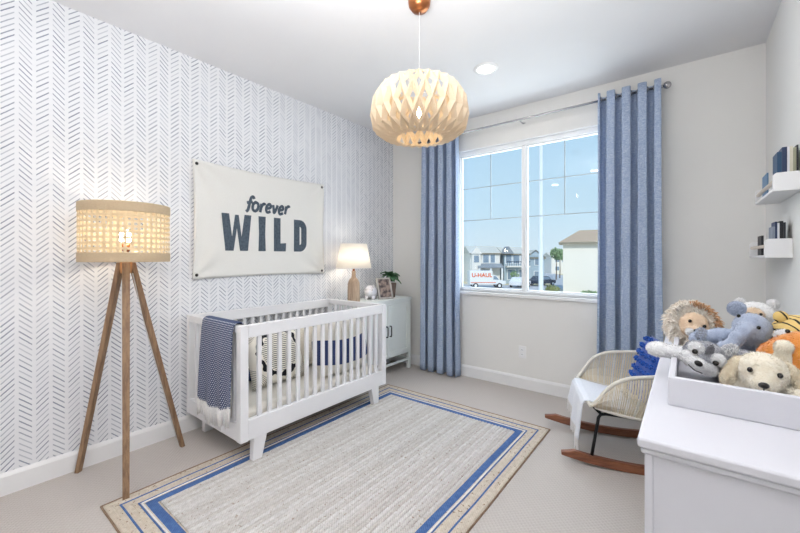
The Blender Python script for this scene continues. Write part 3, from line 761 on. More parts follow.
# local: +x backwards, +y far side
rim_h = [(0.0, -.275, .405), (.03, -.287, .443), (.07, -.296, .505), (.12, -.302, .558), (.20, -.305, .597), (.31, -.297, .612), (.42, -.268, .625), (.51, -.19, .64), (.56, -.09, .65), (.57, 0, .652)]
rim_h = [(x+.03, y, z-.028) for x, y, z in rim_h]
rim = rim_h+[(x, -y, z) for x, y, z in reversed(rim_h[:-1])]
seat_h = [(x*.86+.004, y*.91, .372-.045*min(1, x/.3)) for x, y, z in rim_h]
seatc = seat_h+[(x, -y, z) for x, y, z in reversed(seat_h[:-1])]
def cat3(P, n):
    P = [Vector(p) for p in P]; Q = [P[0]*2-P[1]]+P+[P[-1]*2-P[-2]]; out = []
    for i in range(1, len(Q)-2):
        for k in range(n):
            f = k/n; a, b_, c, d = Q[i-1:i+3]; out.append(.5*((2*b_)+(-a+c)*f+(2*a-5*b_+4*c-d)*f*f+(-a+3*b_-3*c+d)*f**3))
    return out+[Q[-2]]
rimc, sc_ = cat3(rim, 8), cat3(seatc, 8)
MB().tube(rimc, .0115, 8).build('rim', 'wicker_white', ch, smooth=True)
MB().tube(sc_, .010, 8).build('seat_hoop', 'wicker_white', ch, smooth=True)
MB().tube([rim[0], (.012, -.14, .370), (.004, 0, .365), (.012, .14, .370), rim[-1]], .012, 8).build('front_bar', 'wicker_white', ch, smooth=True)
N_ = len(rimc)
for i in range(3, N_-3):
    a, c = sc_[i], rimc[i]; mid = (a+c)/2; outw = Vector((mid.x-.22, mid.y, 0)).normalized()*.025
    tw = (rimc[min(i+1, N_-1)]-rimc[i-1]).normalized()
    wdt = .19*(rimc[i+1]-rimc[i-1]).length
    pts = [a.lerp(c, t)+outw*math.sin(PI*t) for t in (0, .25, .5, .75, 1)]
    b = MB(); vs = []
    for p in pts:
        nn = tw.cross(c-a).normalized()*.0016
        vs += [p-tw*wdt-nn, p+tw*wdt-nn, p+tw*wdt+nn, p-tw*wdt+nn]
    fs = [(0, 1, 2, 3), (19, 18, 17, 16)]+[(4*j+k, 4*j+(k+1) % 4, 4*j+4+(k+1) % 4, 4*j+4+k) for j in range(4) for k in range(4)]
    b.add(vs, fs).build('strand', 'wicker_tan' if i % 4 else 'wicker_white', ch)
# seat webbing rows
for k in range(18):
    x = .03+k*.0262; hw = .265 if x < .2 else .265*math.sqrt(max(.02, 1-((x-.2)/.285)**2))
    zz = .368-.045*min(1, x/.3)
    MB().add([(x-.011, -hw, zz), (x+.011, -hw, zz-.001), (x+.011, -hw*.4, zz-.014), (x-.011, -hw*.4, zz-.013), (x+.011, hw*.4, zz-.014), (x-.011, hw*.4, zz-.013), (x+.011, hw, zz-.001), (x-.011, hw, zz)], [(0, 1, 2, 3), (3, 2, 4, 5), (5, 4, 6, 7)]).build('seat_slat', 'wicker_white', ch, solid=.003)
for s in (-1, 1):
    y = s*.245; ox = .03 if s < 0 else -.035
    MB().tube([(.04, s*.262, .370), (.085, y, .322)], .0085, 8).build('leg_brace', 'black_metal', ch, smooth=True)
    MB().tube([(.025+ox*.3, y, .056), (.072, y, .300), (.085, y, .320), (.11, y, .325), (.40, y*.9, .308)], .0095, 8).build('leg', 'black_metal', ch, smooth=True)
    MB().tube([(.40, y*.9, .308), (.44, y*.95, .275), (.50+ox*.3, y, .05)], .0095, 8).build('leg', 'black_metal', ch, smooth=True)
    b = MB(); vs = []; n = 24; x0r, x1r = -.165+ox, .72
    for k in range(n+1):
        t = k/n; x = x0r+(x1r-x0r)*t; zc = 2.0-math.sqrt(2.0**2-(x-.30)**2)
        hgt = .050 if 2 <= k <= n-2 else (.034 if k in (1, n-1) else .020)
        for dy, dz in ((-.0165, 0), (.0165, 0), (.0165, hgt), (-.0165, hgt)): vs.append(Vector((x, y+dy, zc+dz)))
    b.add(vs, [(3, 2, 1, 0), tuple(n*4+k for k in range(4))]+[(4*i+k, 4*i+(k+1) % 4, 4*i+4+(k+1) % 4, 4*i+4+k) for i in range(n) for k in range(4)])
    b.build('rocker', 'rocker_wood', ch, bevel=.004)
MB().tube([(.40, -.22, .308), (.40, .22, .308)], .0085, 8).build('cross_bar', 'black_metal', ch, smooth=True)
MB().tube([(.085, -.245, .318), (.085, .245, .318)], .0085, 8).build('cross_bar', 'black_metal', ch, smooth=True)
# white throw over the seat front
t = thing('throw_blanket', 'white fringed throw draped over the rocking chair seat', 'throw', (-.575, 2.69, .0), math.radians(20))
tp = [Vector(p) for p in ((-.055, 0, .155), (-.05, 0, .25), (-.047, 0, .33), (-.044, 0, .385), (-.032, 0, .409), (-.005, 0, .412), (.06, 0, .395), (.15, 0, .378), (.25, 0, .368))]
def thr(u, v):
    k = v*(len(tp)-1); i = min(int(k), len(tp)-2); p = tp[i].lerp(tp[i+1], k-i)
    p = p+Vector((.032, 0, -.024)); hang = max(0, min(1, (.376-p.z)/.25)) if p.x < .002 else 0
    y = -.225+u*.44 - .03*hang*(u-.5)
    return Vector((p.x-.012*hang*(1+math.sin(u*14)), y, p.z+.012*math.sin(u*5+v*3)*(1-hang)*0 + .11*hang*u*u))
MB().grid(thr, 30, 40).build('throw_cloth', 'throw_white', t, smooth=True, solid=.006)
b = MB()
for k in range(30):
    p = thr((k+.5)/30, 0); q = p+Vector((random.uniform(-.006, .006), random.uniform(-.006, .006), -.06-random.uniform(0, .02))); b.tube([p+Vector((0, 0, .008)), q], [.005, .0035], 5)
stuff(b.build('fringe', 'yarn_white', t))
# blue pompom cushion
pl = thing('pompom_pillow', 'bright blue pillow covered in pompoms on the rocking chair', 'pillow', (-.205, 2.79, .345), math.radians(-62))
cb = cushion(.40, .40, .13); cob = cb.build('pillow_cover', 'pillow_blue', pl, smooth=True, loc=(0, .05, .20), rot=(-.32, 0, 0))
proto = None
for i in range(8):
    for j in range(8):
        a, c = (i+.5)/4-1, (j+.5)/4-1
        if (i+j) % 2: pass
        th = .13*max(0, (1-a**4))**.55*max(0, (1-c**4))**.55/2
        pos = (a*.2+random.uniform(-.004, .004), -th-.006, c*.2+random.uniform(-.004, .004))
        if proto is None:
            q = MB()
            for _ in range(26):
                d = Vector((random.gauss(0, 1), random.gauss(0, 1), random.gauss(0, 1))).normalized()
                q.tube([d*.004, d*.017], [.006, .004], 5)
            proto = q.build('pompom', 'pompom_blue', cob); proto.location = pos
        else: inst(proto, cob, pos, (random.random()*6, random.random()*6, 0))

# ------------------------------------------------------------------ dresser and changing tray
DX0, DX1, DY0, DY1, DZ = -.088, .405, .958, 2.285, .87
o = thing('dresser', 'white wooden dresser along the right wall, topped by the changing tray', 'dresser', ((DX0+DX1)/2, (DY0+DY1)/2, 0))
def part(b, name, mat='dresser_white', parent=None, bevel=.003, seg=2): return b.rel(o).build(name, mat, parent or o, bevel=bevel, seg=seg)
part(MB().box(DX0, DX1, DY0, DY1, DZ-.022, DZ), 'top', bevel=.006, seg=3)
part(MB().box(DX0+.006, DX1, DY0+.006, DY1-.006, DZ-.036, DZ-.022), 'top_moulding', bevel=.005, seg=3)
bx0, by0, by1 = DX0+.013, DY0+.012, DY1-.012
part(MB().box(bx0+.012, DX1-.005, by0+.0035, by1-.0035, .10, DZ-.036), 'body')
for (x, y) in ((bx0, by0), (bx0, by1-.04), (DX1-.021, by0), (DX1-.021, by1-.04)):
    part(MB().box(x, x+.016, y, y+.04, .0, DZ-.036), 'corner_post')
ym = (by0+by1)/2
for c in range(2):
    ya, yb_ = (by0+.048, ym-.006) if c == 0 else (ym+.006, by1-.048)
    for r in range(3):
        za_, zb2 = .125+r*.236, .125+r*.236+.224
        d = part(MB().box(bx0-.002, bx0+.014, ya, yb_, za_, zb2), 'drawer')
        part(MB().box(bx0-.0025, bx0+.004, (ya+yb_)/2-.06, (ya+yb_)/2+.06, zb2-.03, zb2-.004), 'finger_pull', parent=d)

TX0, TX1, TY0, TY1, TZ = -.042, .385, 1.217, 2.10, DZ
tr_ = thing('changing_tray', 'white open changing tray holding stuffed animals on the dresser', 'tray', ((TX0+TX1)/2, (TY0+TY1)/2, TZ))
def tp_(b, n): return b.rel(tr_).build(n, 'dresser_white', tr_, bevel=.003)
tp_(MB().box(TX0, TX1, TY0, TY0+.016, TZ, TZ+.076), 'end_wall'); tp_(MB().box(TX0, TX1, TY1-.016, TY1, TZ, TZ+.076), 'end_wall')
tp_(MB().box(TX0, TX0+.016, TY0+.016, TY1-.016, TZ, TZ+.076), 'side_wall'); tp_(MB().box(TX1-.016, TX1, TY0+.016, TY1-.016, TZ, TZ+.076), 'side_wall')
tp_(MB().box(TX0+.016, TX1-.016, TY0+.016, TY1-.016, TZ, TZ+.012), 'tray_bottom')

# ------------------------------------------------------------------ stuffed animals
def plush(name, a, b, scale=40, sheen=.6):
    m = Mat(name); n = m.noise(scale, 3); n2 = m.noise(420, 2); m.color(m.mix(n.smooth(.3, .7), a, b)); m.set(Roughness=1.0); m.b.inputs['Sheen Weight'].default_value = sheen; m.bump(n2 + n, .7, .004); return m.m
plush('plush_cream', (240, 228, 202), (228, 212, 182))
plush('plush_cream_light', (248, 241, 224), (240, 230, 208))
plush('plush_white', (246, 246, 246), (236, 236, 238))
plush('plush_greyblue', (186, 198, 220), (168, 181, 207))
plush('plush_grey', (172, 174, 182), (146, 148, 158))
plush('plush_darkgrey', (92, 92, 100), (112, 112, 120))
plush('plush_peach', (246, 220, 190), (238, 208, 176))
plush('plush_brown', (206, 150, 98), (220, 170, 120))
plush('plush_mane', (255, 248, 236), (250, 236, 218))
plush('plush_orange', (226, 138, 52), (238, 158, 70))
plush('plush_pinkish', (226, 216, 222), (214, 204, 214))
plush('plush_tan', (222, 194, 160), (236, 216, 190))
plain('glass_eye', (26, 18, 14), (20, 14, 12), .08)
plain('amber_eye', (120, 96, 50), (100, 80, 40), .1)
m = Mat('plush_tiger'); n = m.noise(9, 2); x, y, z = m.xyz()
st = ((x*1.0 + y*.55 + z*.4 + n*.06)*42.0).frac().lt(.24)
m.color(m.mix(st, m.mix(m.noise(30, 2), (212, 180, 106), (226, 198, 134)), (44, 38, 32))); m.set(Roughness=1.0); m.bump(m.noise(400, 2), .6)

def blob(name, ells, mat, parent, vox=.0075, smooth=5):
    """continuous soft body grown from overlapping ellipsoids"""
    b = MB()
    for e in ells: b.ell(e[0], e[1], e[2] if len(e) > 2 else None, n=18)
    ob = b.build(name, mat, parent, smooth=True)
    r = ob.modifiers.new('r', 'REMESH'); r.mode = 'VOXEL'; r.voxel_size = vox; r.use_smooth_shade = True
    s = ob.modifiers.new('s', 'SMOOTH'); s.factor = .5; s.iterations = smooth
    dg = bpy.context.evaluated_depsgraph_get(); me = bpy.data.meshes.new_from_object(ob.evaluated_get(dg))
    ob.modifiers.clear(); ob.data = me
    return ob
def fur(ob, mat, n, L, wd=.0010, comb=(0, 0, -.9), name='fur', keep=None, parent=None):
    """short pile of tapered tufts rooted on the body"""
    me = ob.data; me.calc_loop_triangles(); tris = me.loop_triangles; areas = []; tot = 0
    for t in tris: tot += t.area; areas.append(tot)
    import bisect
    n = int(n*1.8); L *= .75; rnd = random.Random(11); b = MB(); cb = Vector(comb); i = 0; vs = []; fs = []
    while i < n:
        t = tris[bisect.bisect(areas, rnd.random()*tot) % len(tris)]
        a, c, d = (me.vertices[k].co for k in t.vertices); u, v = rnd.random(), rnd.random()
        if u+v > 1: u, v = 1-u, 1-v
        p = a+(c-a)*u+(d-a)*v; i += 1
        if keep and not keep(p): continue
        nr = t.normal
        dr = (nr+cb*.8+Vector((rnd.gauss(0, .35), rnd.gauss(0, .35), rnd.gauss(0, .35)))).normalized()
        s = dr.cross(Vector((rnd.gauss(0, 1), rnd.gauss(0, 1), rnd.gauss(0, 1)))).normalized()*wd
        l = L*rnd.uniform(.6, 1.2); k = len(vs)
        vs += [p-s-nr*.001, p+s-nr*.001, p+dr*l*.6+s*.6, p+dr*l*.6-s*.6, p+dr*l+cb*l*.3]; fs += [(k, k+1, k+2, k+3), (k+3, k+2, k+4)]
    me2 = bpy.data.meshes.new(name); me2.from_pydata([tuple(v) for v in vs], [], fs); me2.materials.append(MATS[mat])
    f = bpy.data.objects.new(name, me2); COL.objects.link(f); f.parent = parent or ob
    return stuff(f)
def eye(parent, p, r=.008, mat='glass_eye'): return MB().ell(p, r, n=12).build('eye', mat, parent, smooth=True)
TB = TZ+.012

# cream puppy, front right: head centre about (.165,1.36,.985)
g = thing('plush_puppy', 'cream plush puppy lying at the front of the tray', 'stuffed animal', (.170, 1.425, TB)); g.scale = (.72, .80, .82)
bd = blob('body', [((.03, .10, .055), (.10, .13, .055)), ((-.01, -.005, .082), (.078, .066, .064)), ((-.015, -.065, .058), (.045, .034, .030)), ((-.005, -.045, .072), (.05, .04, .04)), ((-.085, .005, .03), (.05, .03, .024)), ((.10, -.03, .026), (.055, .045, .024))], 'plush_cream_light', g)
fur(bd, 'plush_cream_light', 5200, .010)
for s in (-1, 1):
    er = blob('ear', [((-.01+s*.078, .005, .082), (.024, .034, .045), RM(0, s*-.45, 0)), ((-.01+s*.098, -.008, .048), (.026, .030, .040), RM(0, s*-.2, 0))], 'plush_cream', g, .006)
    fur(er, 'plush_cream', 1200, .010)
    eye(g, (-.012+s*.040, -.071, .093-.003*s), .0088)
MB().ell((-.018, -.100, .058), (.016, .009, .010), n=12).build('nose', 'blackish', g, smooth=True)
MB().tube([(-.018, -.101, .050), (-.018, -.098, .038)], .002, 6).build('mouth', 'blackish', g)
pw = blob('paw', [((.062, .085, .115), (.028, .026, .052), RM(0, -.1, 0)), ((.061, .080, .158), (.030, .028, .024))], 'plush_cream_light', g, .006); fur(pw, 'plush_cream_light', 1000, .008)

# grey husky, front left
g = thing('plush_husky', 'grey and white plush husky leaning on the tray corner', 'stuffed animal', (.036, 1.47, TB)); g.scale = (.9, .9, .92)
A = RM(0, .50, 0)
def hk(x, y, z): return tuple(A @ Vector((x, y, z)) + Vector((.005, 0, .085)))
bd = blob('body', [((.09, .06, .055), (.10, .09, .055)), (hk(0, 0, 0), (.062, .055, .052), A)], 'plush_grey', g); fur(bd, 'plush_grey', 3600, .010)
mk = blob('muzzle', [(hk(-.010, -.060, -.022), (.028, .030, .020), A), (hk(-.03, -.036, -.020), (.032, .022, .026), A), (hk(.02, -.036, -.020), (.030, .022, .026), A)], 'plush_white', g, .006); fur(mk, 'plush_white', 1800, .008)
for s in (-1, 1):
    br = blob('brow', [(hk(-.004+s*.030, -.040, .018), (.024, .016, .020), A)], 'plush_white', g, .005); fur(br, 'plush_white', 700, .007)
    eye(g, hk(-.004+s*.030, -.058, .008), .0085); 
    er = blob('ear', [(hk(s*.040, .005, .055), (.018, .012, .030), A @ RM(0, s*.4, 0))], 'plush_grey', g, .005); fur(er, 'plush_white' if s > 0 else 'plush_greyblue', 700, .008)
dk = blob('forehead_stripe', [(hk(-.004, -.044, .026), (.010, .008, .030), A)], 'plush_darkgrey', g, .005); fur(dk, 'plush_darkgrey', 500, .006)
MB().ell(hk(-.012, -.093, -.014), (.012, .008, .009), A, n=12).build('nose', 'blackish', g, smooth=True)
MB().tube([hk(-.030, -.078, -.036), hk(-.010, -.089, -.040), hk(.012, -.080, -.038)], .0016, 6).build('mouth', 'blackish', g)
fl = blob('foreleg', [((-.075, .03, .080), (.055, .030, .024), RM(0, .05, 0)), ((-.125, .03, .084), (.040, .034, .027)), ((-.03, .03, .080), (.05, .032, .028))], 'plush_white', g, .006); fur(fl, 'plush_white', 2200, .006, comb=(-.3, 0, -.3))

# grey-blue elephant, middle
g = thing('plush_elephant', 'grey-blue plush elephant with curled trunk in the middle of the pile', 'stuffed animal', (.158, 1.70, TB)); g.scale = (.74, .74, .84)
B_ = RM(0, .52, 0)
def el(x, y, z): return tuple(B_ @ Vector((x, y, z)) + Vector((.015, -.02, .168)))
bd = blob('body', [((.0, .06, .075), (.12, .10, .078)), (el(0, 0, 0), (.072, .068, .066), B_), ((-.012, -.076, .170), (.036, .036, .034)), ((-.040, -.096, .142), (.031, .030, .031)), ((-.062, -.102, .112), (.028, .027, .028)), ((-.088, -.094, .100), (.025, .025, .023)),
     ((-.11, -.04, .135), (.065, .032, .030), RM(0, -.30, 0)), ((-.175, -.045, .115), (.036, .034, .030))], 'plush_greyblue', g); fur(bd, 'plush_greyblue', 5200, .008)
er = blob('ear', [(el(-.085, .01, .045), (.036, .014, .030), B_ @ RM(0, -.6, 0))], 'plush_greyblue', g, .006); fur(er, 'plush_greyblue', 1300, .007)
er = blob('ear', [((.096, -.045, .158), (.028, .014, .050), RM(0, .55, 0))], 'plush_pinkish', g, .006); fur(er, 'plush_pinkish', 900, .006)
for s in (-1, 1):
    q_ = B_ @ Vector((s*.034, 0, .012))+Vector((-.022, 0, .026)); eye(g, (q_.x+.015, -.02-math.sqrt(max(.0002, .0675**2-q_.x**2-q_.z**2))-.002, q_.z+.168), .0072)

# lion, back left
g = thing('plush_lion', 'tan plush lion with fluffy cream mane at the back of the tray', 'stuffed animal', (.018, 1.88, TB)); g.scale = (.86, .86, .92)
C_ = RM(0, .35, .25)
def li(x, y, z): return tuple(C_ @ Vector((x, y, z)) + Vector((-.005, 0, .125)))
bd = blob('body', [((.05, .05, .06), (.11, .10, .06)), (li(0, 0, 0), (.062, .055, .060), C_), (li(0, -.05, -.022), (.032, .030, .024), C_)], 'plush_peach', g); fur(bd, 'plush_peach', 2600, .008)
mz = blob('muzzle', [(li(-.014, -.070, -.030), (.020, .020, .016), C_), (li(.016, -.070, -.030), (.020, .020, .016), C_)], 'plush_white', g, .005); fur(mz, 'plush_white', 900, .007)
MB().ell(li(0, -.088, -.016), (.013, .008, .009), C_, n=12).build('nose', 'blackish', g, smooth=True)
for s in (-1, 1): eye(g, li(s*.028, -.055, .012), .0072)
rf = blob('ruff', [(li(math.cos(k*PI/7)*.070, .012, math.sin(k*PI/7)*.070), (.030, .034, .030), C_) for k in range(14)], 'plush_mane', g, .007)
fur(rf, 'plush_mane', 3000, .022, .0014)
mane = MB(); top = MB(); rnd = random.Random(3)
for k in range(1100):
    a = rnd.uniform(0, 2*PI); rad = rnd.uniform(.072, .088); dy = rnd.uniform(-.03, .05)
    p = Vector((math.cos(a)*rad, dy, math.sin(a)*rad)); d = (Vector((math.cos(a), rnd.uniform(-.7, .3), math.sin(a)))+Vector((rnd.gauss(0, .3), rnd.gauss(0, .3), rnd.gauss(0, .3)))).normalized()
    L = rnd.uniform(.018, .034); q0 = Vector(li(*p)); dd = C_ @ d
    q1, q2 = q0+dd*L*.6, q0+dd*L+Vector((0, 0, -.010))
    tgt = top if (.3 < a < 2.0 and dy < .04) else mane
    tgt.tube([q0, q1, q2], [.0034, .0028, .0006], 4)
stuff(mane.build('mane', 'plush_mane', g, smooth=True)); stuff(top.build('forelock', 'plush_brown', g, smooth=True))
er = blob('ear', [(li(.055, .0, .055), (.020, .012, .020), C_)], 'plush_brown', g, .005); fur(er, 'plush_brown', 400, .008)

# tan and white toy behind the elephant
g = thing('plush_bear', 'tan and white plush toy peeking out behind the elephant', 'stuffed animal', (.205, 1.93, TB))
bd = blob('body', [((0, .0, .075), (.075, .07, .075)), ((-.005, -.01, .165), (.056, .052, .052))], 'plush_white', g); fur(bd, 'plush_white', 2200, .010)
fc = blob('face', [((-.012, -.045, .165), (.034, .026, .034))], 'plush_tan', g, .006); fur(fc, 'plush_tan', 800, .007)
for s in (-1, 1):
    er = blob('ear', [((s*.045, 0, .21), (.018, .012, .018))], 'plush_white', g, .005); fur(er, 'plush_white', 400, .008); eye(g, (-.012+s*.016, -.071, .175), .005)
MB().ell((-.012, -.072, .16), (.008, .006, .006), n=10).build('nose', 'blackish', g, smooth=True)

# tiger, right
g = thing('plush_tiger', 'golden striped plush tiger at the right wall', 'stuffed animal', (.275, 1.68, TB))
bd = blob('body', [((.0, .02, .115), (.07, .13, .085)), ((-.005, -.09, .150), (.062, .055, .055)), ((.01, .08, .10), (.06, .10, .09))], 'plush_tiger', g); 
mz = blob('muzzle', [((-.040, -.118, .150), (.034, .026, .022)), ((-.01, -.140, .138), (.032, .020, .022))], 'plush_white', g, .006); fur(mz, 'plush_white', 900, .008)
for s in (-1, 1):
    er = blob('ear', [((-.005+s*.045, -.07, .20), (.020, .012, .020))], 'plush_tiger', g, .005); eye(g, (-.020+s*.026, -.142, .168), .006)
MB().ell((-.02, -.160, .150), (.011, .008, .008), n=10).build('nose', 'plush_pinkish', g, smooth=True)

# orange toy under the tiger
g = thing('plush_fox', 'bright orange plush toy wedged between puppy and tiger', 'stuffed animal', (.268, 1.545, TB)); g.scale = (1.05, 1.0, 1.2)
bd = blob('body', [((.0, .0, .072), (.085, .075, .072)), ((-.045, .0, .082), (.06, .045, .04), RM(0, -.4, 0))], 'plush_orange', g); fur(bd, 'plush_orange', 2200, .007)
bl_ = blob('belly', [((.055, -.035, .085), (.03, .04, .04))], 'plush_white', g, .006)

# ------------------------------------------------------------------ wall shelves with books
plain('book_teal', (38, 78, 112), (30, 64, 96), .5, 20); plain('book_navy', (46, 62, 96), (38, 52, 84), .5, 20); plain('book_black', (34, 34, 40), (46, 46, 52), .5, 20)
plain('book_cream', (222, 216, 198), (208, 202, 184), .6, 20); plain('book_grey', (150, 158, 172), (134, 142, 158), .5, 20); plain('book_white', (228, 230, 234), (218, 220, 226), .5, 20)
plain('book_olive', (164, 164, 140), (150, 150, 128), .6, 20); plain('book_sky', (112, 146, 178), (98, 130, 166), .5, 20)
plain('paper', (240, 236, 226), (230, 226, 214), .9, 200); wood('rail_wood', (226, 214, 200), (214, 200, 186), 'y')
def shelf(label, y0, y1, z0, hgt, x0):
    o = thing('wall_shelf', label, 'shelf', (XR, (y0+y1)/2, z0), 0, 'white picture-ledge shelves on the right wall')
    def p(b, n, mat='trim_white', bv=.003): return b.rel(o).build(n, mat, o, bevel=bv)
    p(MB().box(x0, XR-.012, y0+.014, y1-.014, z0, z0+.014), 'shelf_board')
    p(MB().box(XR-.012, XR, y0+.014, y1-.014, z0, z0+hgt*.9), 'back_board')
    for y in (y0, y1-.014): 
        p(MB().prism([(x0, z0), (XR, z0), (XR, z0+hgt), (x0+.012, z0+hgt), (x0, z0+hgt-.012)], lambda u, v: (u, y, v), (0, .014, 0)), 'end_panel')
    p(MB().tube([(x0+.012, y0+.01, z0+hgt*.62), (x0+.012, y1-.01, z0+hgt*.62)], .0095, 12), 'front_rail', 'rail_wood', 0)
    return o
s1 = shelf('upper white wall shelf holding blue and cream picture books', 2.470, 3.05, 1.578, .088, .318)
s2 = shelf('lower white wall shelf holding dark books', 2.705, 3.31, 1.262, .100, .318)
def book(label, x, th, y0, depth, z0, hgt, mat, group, lean=0):
    o = thing('picture_book', label, 'book', (x, y0, z0), 0, group)
    o.rotation_euler = (lean, 0, 0)
    cv = MB().box(0, .002, 0, depth, 0, hgt).box(th-.002, th, 0, depth, 0, hgt).box(.002, th-.002, 0, .003, 0, hgt)
    cv.build('cover', mat, o)
    MB().box(.0022, th-.0022, .0032, depth-.005, .004, hgt-.004).build('pages', 'paper', o)
xs = .336
for th, mat, hgt, nm in ((.0165, 'book_teal', .175, 'dark teal picture book, outermost on the upper shelf'), (.0175, 'book_navy', .195, 'deep blue picture book, second from the rail of the upper shelf'), (.008, 'book_white', .192, 'thin white picture book on the upper shelf'), (.011, 'book_cream', .196, 'cream picture book, tallest on the upper shelf'), (.011, 'book_olive', .188, 'olive picture book near the wall on the upper shelf'), (.007, 'book_black', .198, 'thin black picture book nearest the wall on the upper shelf')):
    book(nm, xs, th-.0006, 2.492, .115, 1.592, hgt, mat, 'books on the upper wall shelf'); xs += th
book('slim pale blue booklet leaning at the rail of the upper shelf', .334, .006, 2.76, .16, 1.592, .125, 'book_sky', 'books on the upper wall shelf')
book('open dark booklet leaning low at the far end of the lower shelf', .337, .010, 2.98, .14, 1.276, .115, 'book_black', 'books on the lower wall shelf')
xs = .350
for th, mat, hgt, nm in ((.010, 'book_grey', .150, 'grey picture book, outermost on the lower shelf'), (.009, 'book_navy', .175, 'narrow navy picture book on the lower shelf'), (.008, 'book_white', .168, 'thin white picture book on the lower shelf'), (.014, 'book_black', .178, 'thick black picture book near the wall on the lower shelf'), (.009, 'book_black', .170, 'black picture book touching the wall side of the lower shelf')):
    book(nm, xs, th-.0006, 2.725, .11, 1.276, hgt, mat, 'books on the lower wall shelf'); xs += th
# ------------------------------------------------------------------ outside: street seen from an upper floor
GZ = -3.05; VA = math.radians(38.02)
Fd, Rd = Vector((-math.sin(VA), math.cos(VA), 0)), Vector((math.cos(VA), math.sin(VA), 0))
def W(r, d, z=GZ): p = Fd*d+Rd*r; return (p.x, p.y, z)      # r metres to the right of, d metres ahead of the window's outlook
plain('asphalt', (182, 184, 190), (194, 195, 200), .9, .4)
plain('dry_soil', (224, 208, 172), (208, 198, 164), .95, .3)
plain('concrete', (206, 204, 198), (194, 192, 188), .9, .5)
plain('stucco_white', (238, 234, 228), (230, 226, 220), .9, .6, .1, 40)
plain('siding_cream', (222, 214, 200), (212, 204, 190), .9, .6)
plain('siding_blue', (176, 194, 206), (162, 180, 194), .85, .6)
plain('siding_grey', (196, 206, 212), (184, 194, 202), .85, .6)
plain('siding_tan', (196, 172, 146), (184, 160, 134), .85, .6)
plain('roof_tan', (196, 172, 148), (180, 156, 134), .9, 3)
plain('roof_grey', (214, 212, 204), (200, 198, 190), .9, 3)
plain('roof_dark', (150, 158, 166), (136, 144, 154), .9, 3)
plain('fascia', (142, 136, 122), None, .8)
plain('house_glass', (122, 140, 158), (146, 164, 182), .15, 2)
plain('car_white', (240, 241, 243), (232, 234, 238), .25, 1)
plain('car_dark', (62, 74, 92), (52, 62, 80), .25, 1)
plain('tyre', (30, 30, 32), (40, 40, 42), .9, 20)
plain('van_orange', (232, 104, 40), (224, 92, 32), .5, 1)
plain('tree_leaf', (126, 154, 112), (152, 176, 132), .9, 3); plain('tree_bark', (110, 92, 74), (92, 76, 60), .9, 4)
plain('shrub_leaf', (158, 164, 112), (134, 146, 92), .9, 4)
plain('pole_paint', (226, 232, 238), (214, 222, 230), .5, 2)
struct(MB().box(-160, 120, 6, 260, GZ-.3, GZ).build('ground', 'dry_soil'), 'dry soil ground outside the window')
rd = MB().box(-60, 60, 47.5, 56.5, 0, .03).build('street', 'asphalt', loc=(0, 0, GZ), rot=(0, 0, VA)); struct(rd, 'asphalt street outside the window')
rd = MB().box(14.5, 24.5, 20, 150, 0, .035).build('side_street', 'asphalt', loc=(0, 0, GZ), rot=(0, 0, VA-.16)); struct(rd, 'asphalt side street beyond the lamp post')
struct(MB().box(-60, 14, 56.5, 58.5, 0, .12).build('sidewalk', 'concrete', loc=(0, 0, GZ), rot=(0, 0, VA)), 'pale sidewalk in front of the houses')

def house(label, r, d, wd, dp, hw, hr, wall, roof, gable='side', wins=(), overhang=.2, yaw=0.0):
    """local: x along the facade, -y towards the viewer; hw wall height, hr ridge rise"""
    o = thing('house', label, 'house', W(r, d), VA+yaw, 'houses outside the window')
    MB().box(-wd/2, wd/2, 0, dp, 0, hw).build('walls', wall, o)
    v = overhang
    if gable == 'side':     # ridge runs along the facade
        a = [(-wd/2-v, -v, hw-.1), (wd/2+v, -v, hw-.1), (wd/2+v, dp+v, hw-.1), (-wd/2-v, dp+v, hw-.1), (-wd/2-v, dp/2, hw+hr), (wd/2+v, dp/2, hw+hr)]
        b = MB().add(a, [(0, 1, 5, 4), (3, 4, 5, 2), (0, 4, 3), (1, 2, 5), (0, 3, 2, 1)])
    elif gable == 'hip':
        a = [(-wd/2-v, -v, hw-.1), (wd/2+v, -v, hw-.1), (wd/2+v, dp+v, hw-.1), (-wd/2-v, dp+v, hw-.1), (-wd/2+hr*1.2, dp/2, hw+hr), (wd/2-hr*1.2, dp/2, hw+hr)]
        b = MB().add(a, [(0, 1, 5, 4), (3, 4, 5, 2), (0, 4, 3), (1, 2, 5), (0, 3, 2, 1)])
    else:                   # gable to the front
        a = [(-wd/2-v, -v, hw-.1), (wd/2+v, -v, hw-.1), (wd/2+v, dp+v, hw-.1), (-wd/2-v, dp+v, hw-.1), (0, -v, hw+hr), (0, dp+v, hw+hr)]
        b = MB().add(a, [(0, 3, 5, 4), (1, 4, 5, 2), (0, 1, 2, 3), (3, 2, 5)])
        MB().add([(-wd/2, 0, hw-.1), (wd/2, 0, hw-.1), (0, 0, hw+hr-.25), (-wd/2, .2, hw-.1), (wd/2, .2, hw-.1), (0, .2, hw+hr-.25)], [(0, 1, 2), (3, 5, 4), (0, 3, 4, 1), (1, 4, 5, 2), (2, 5, 3, 0)]).build('gable_wall', wall, o)
    b.build('roof', roof, o)
    MB().box(-wd/2-v, wd/2+v, -v-.03, -v, hw-.32, hw-.08).build('fascia_board', 'fascia', o)
    for (x, z, w_, h_) in wins:
        f = MB().box(x-w_/2-.1, x+w_/2+.1, -.06, .0, z-h_/2-.1, z+h_/2+.1).build('window', 'vinyl_white', o)
        MB().box(x-w_/2, x+w_/2, -.08, -.06, z-h_/2, z+h_/2).build('pane', 'house_glass', f)
    return o
h = house('far left grey house with a steep dark gable roof', 10.4, 70, 5.0, 9, 5.2, 2.0, 'siding_grey', 'roof_dark', 'front', ((.6, 4.2, .8, 1.3),))
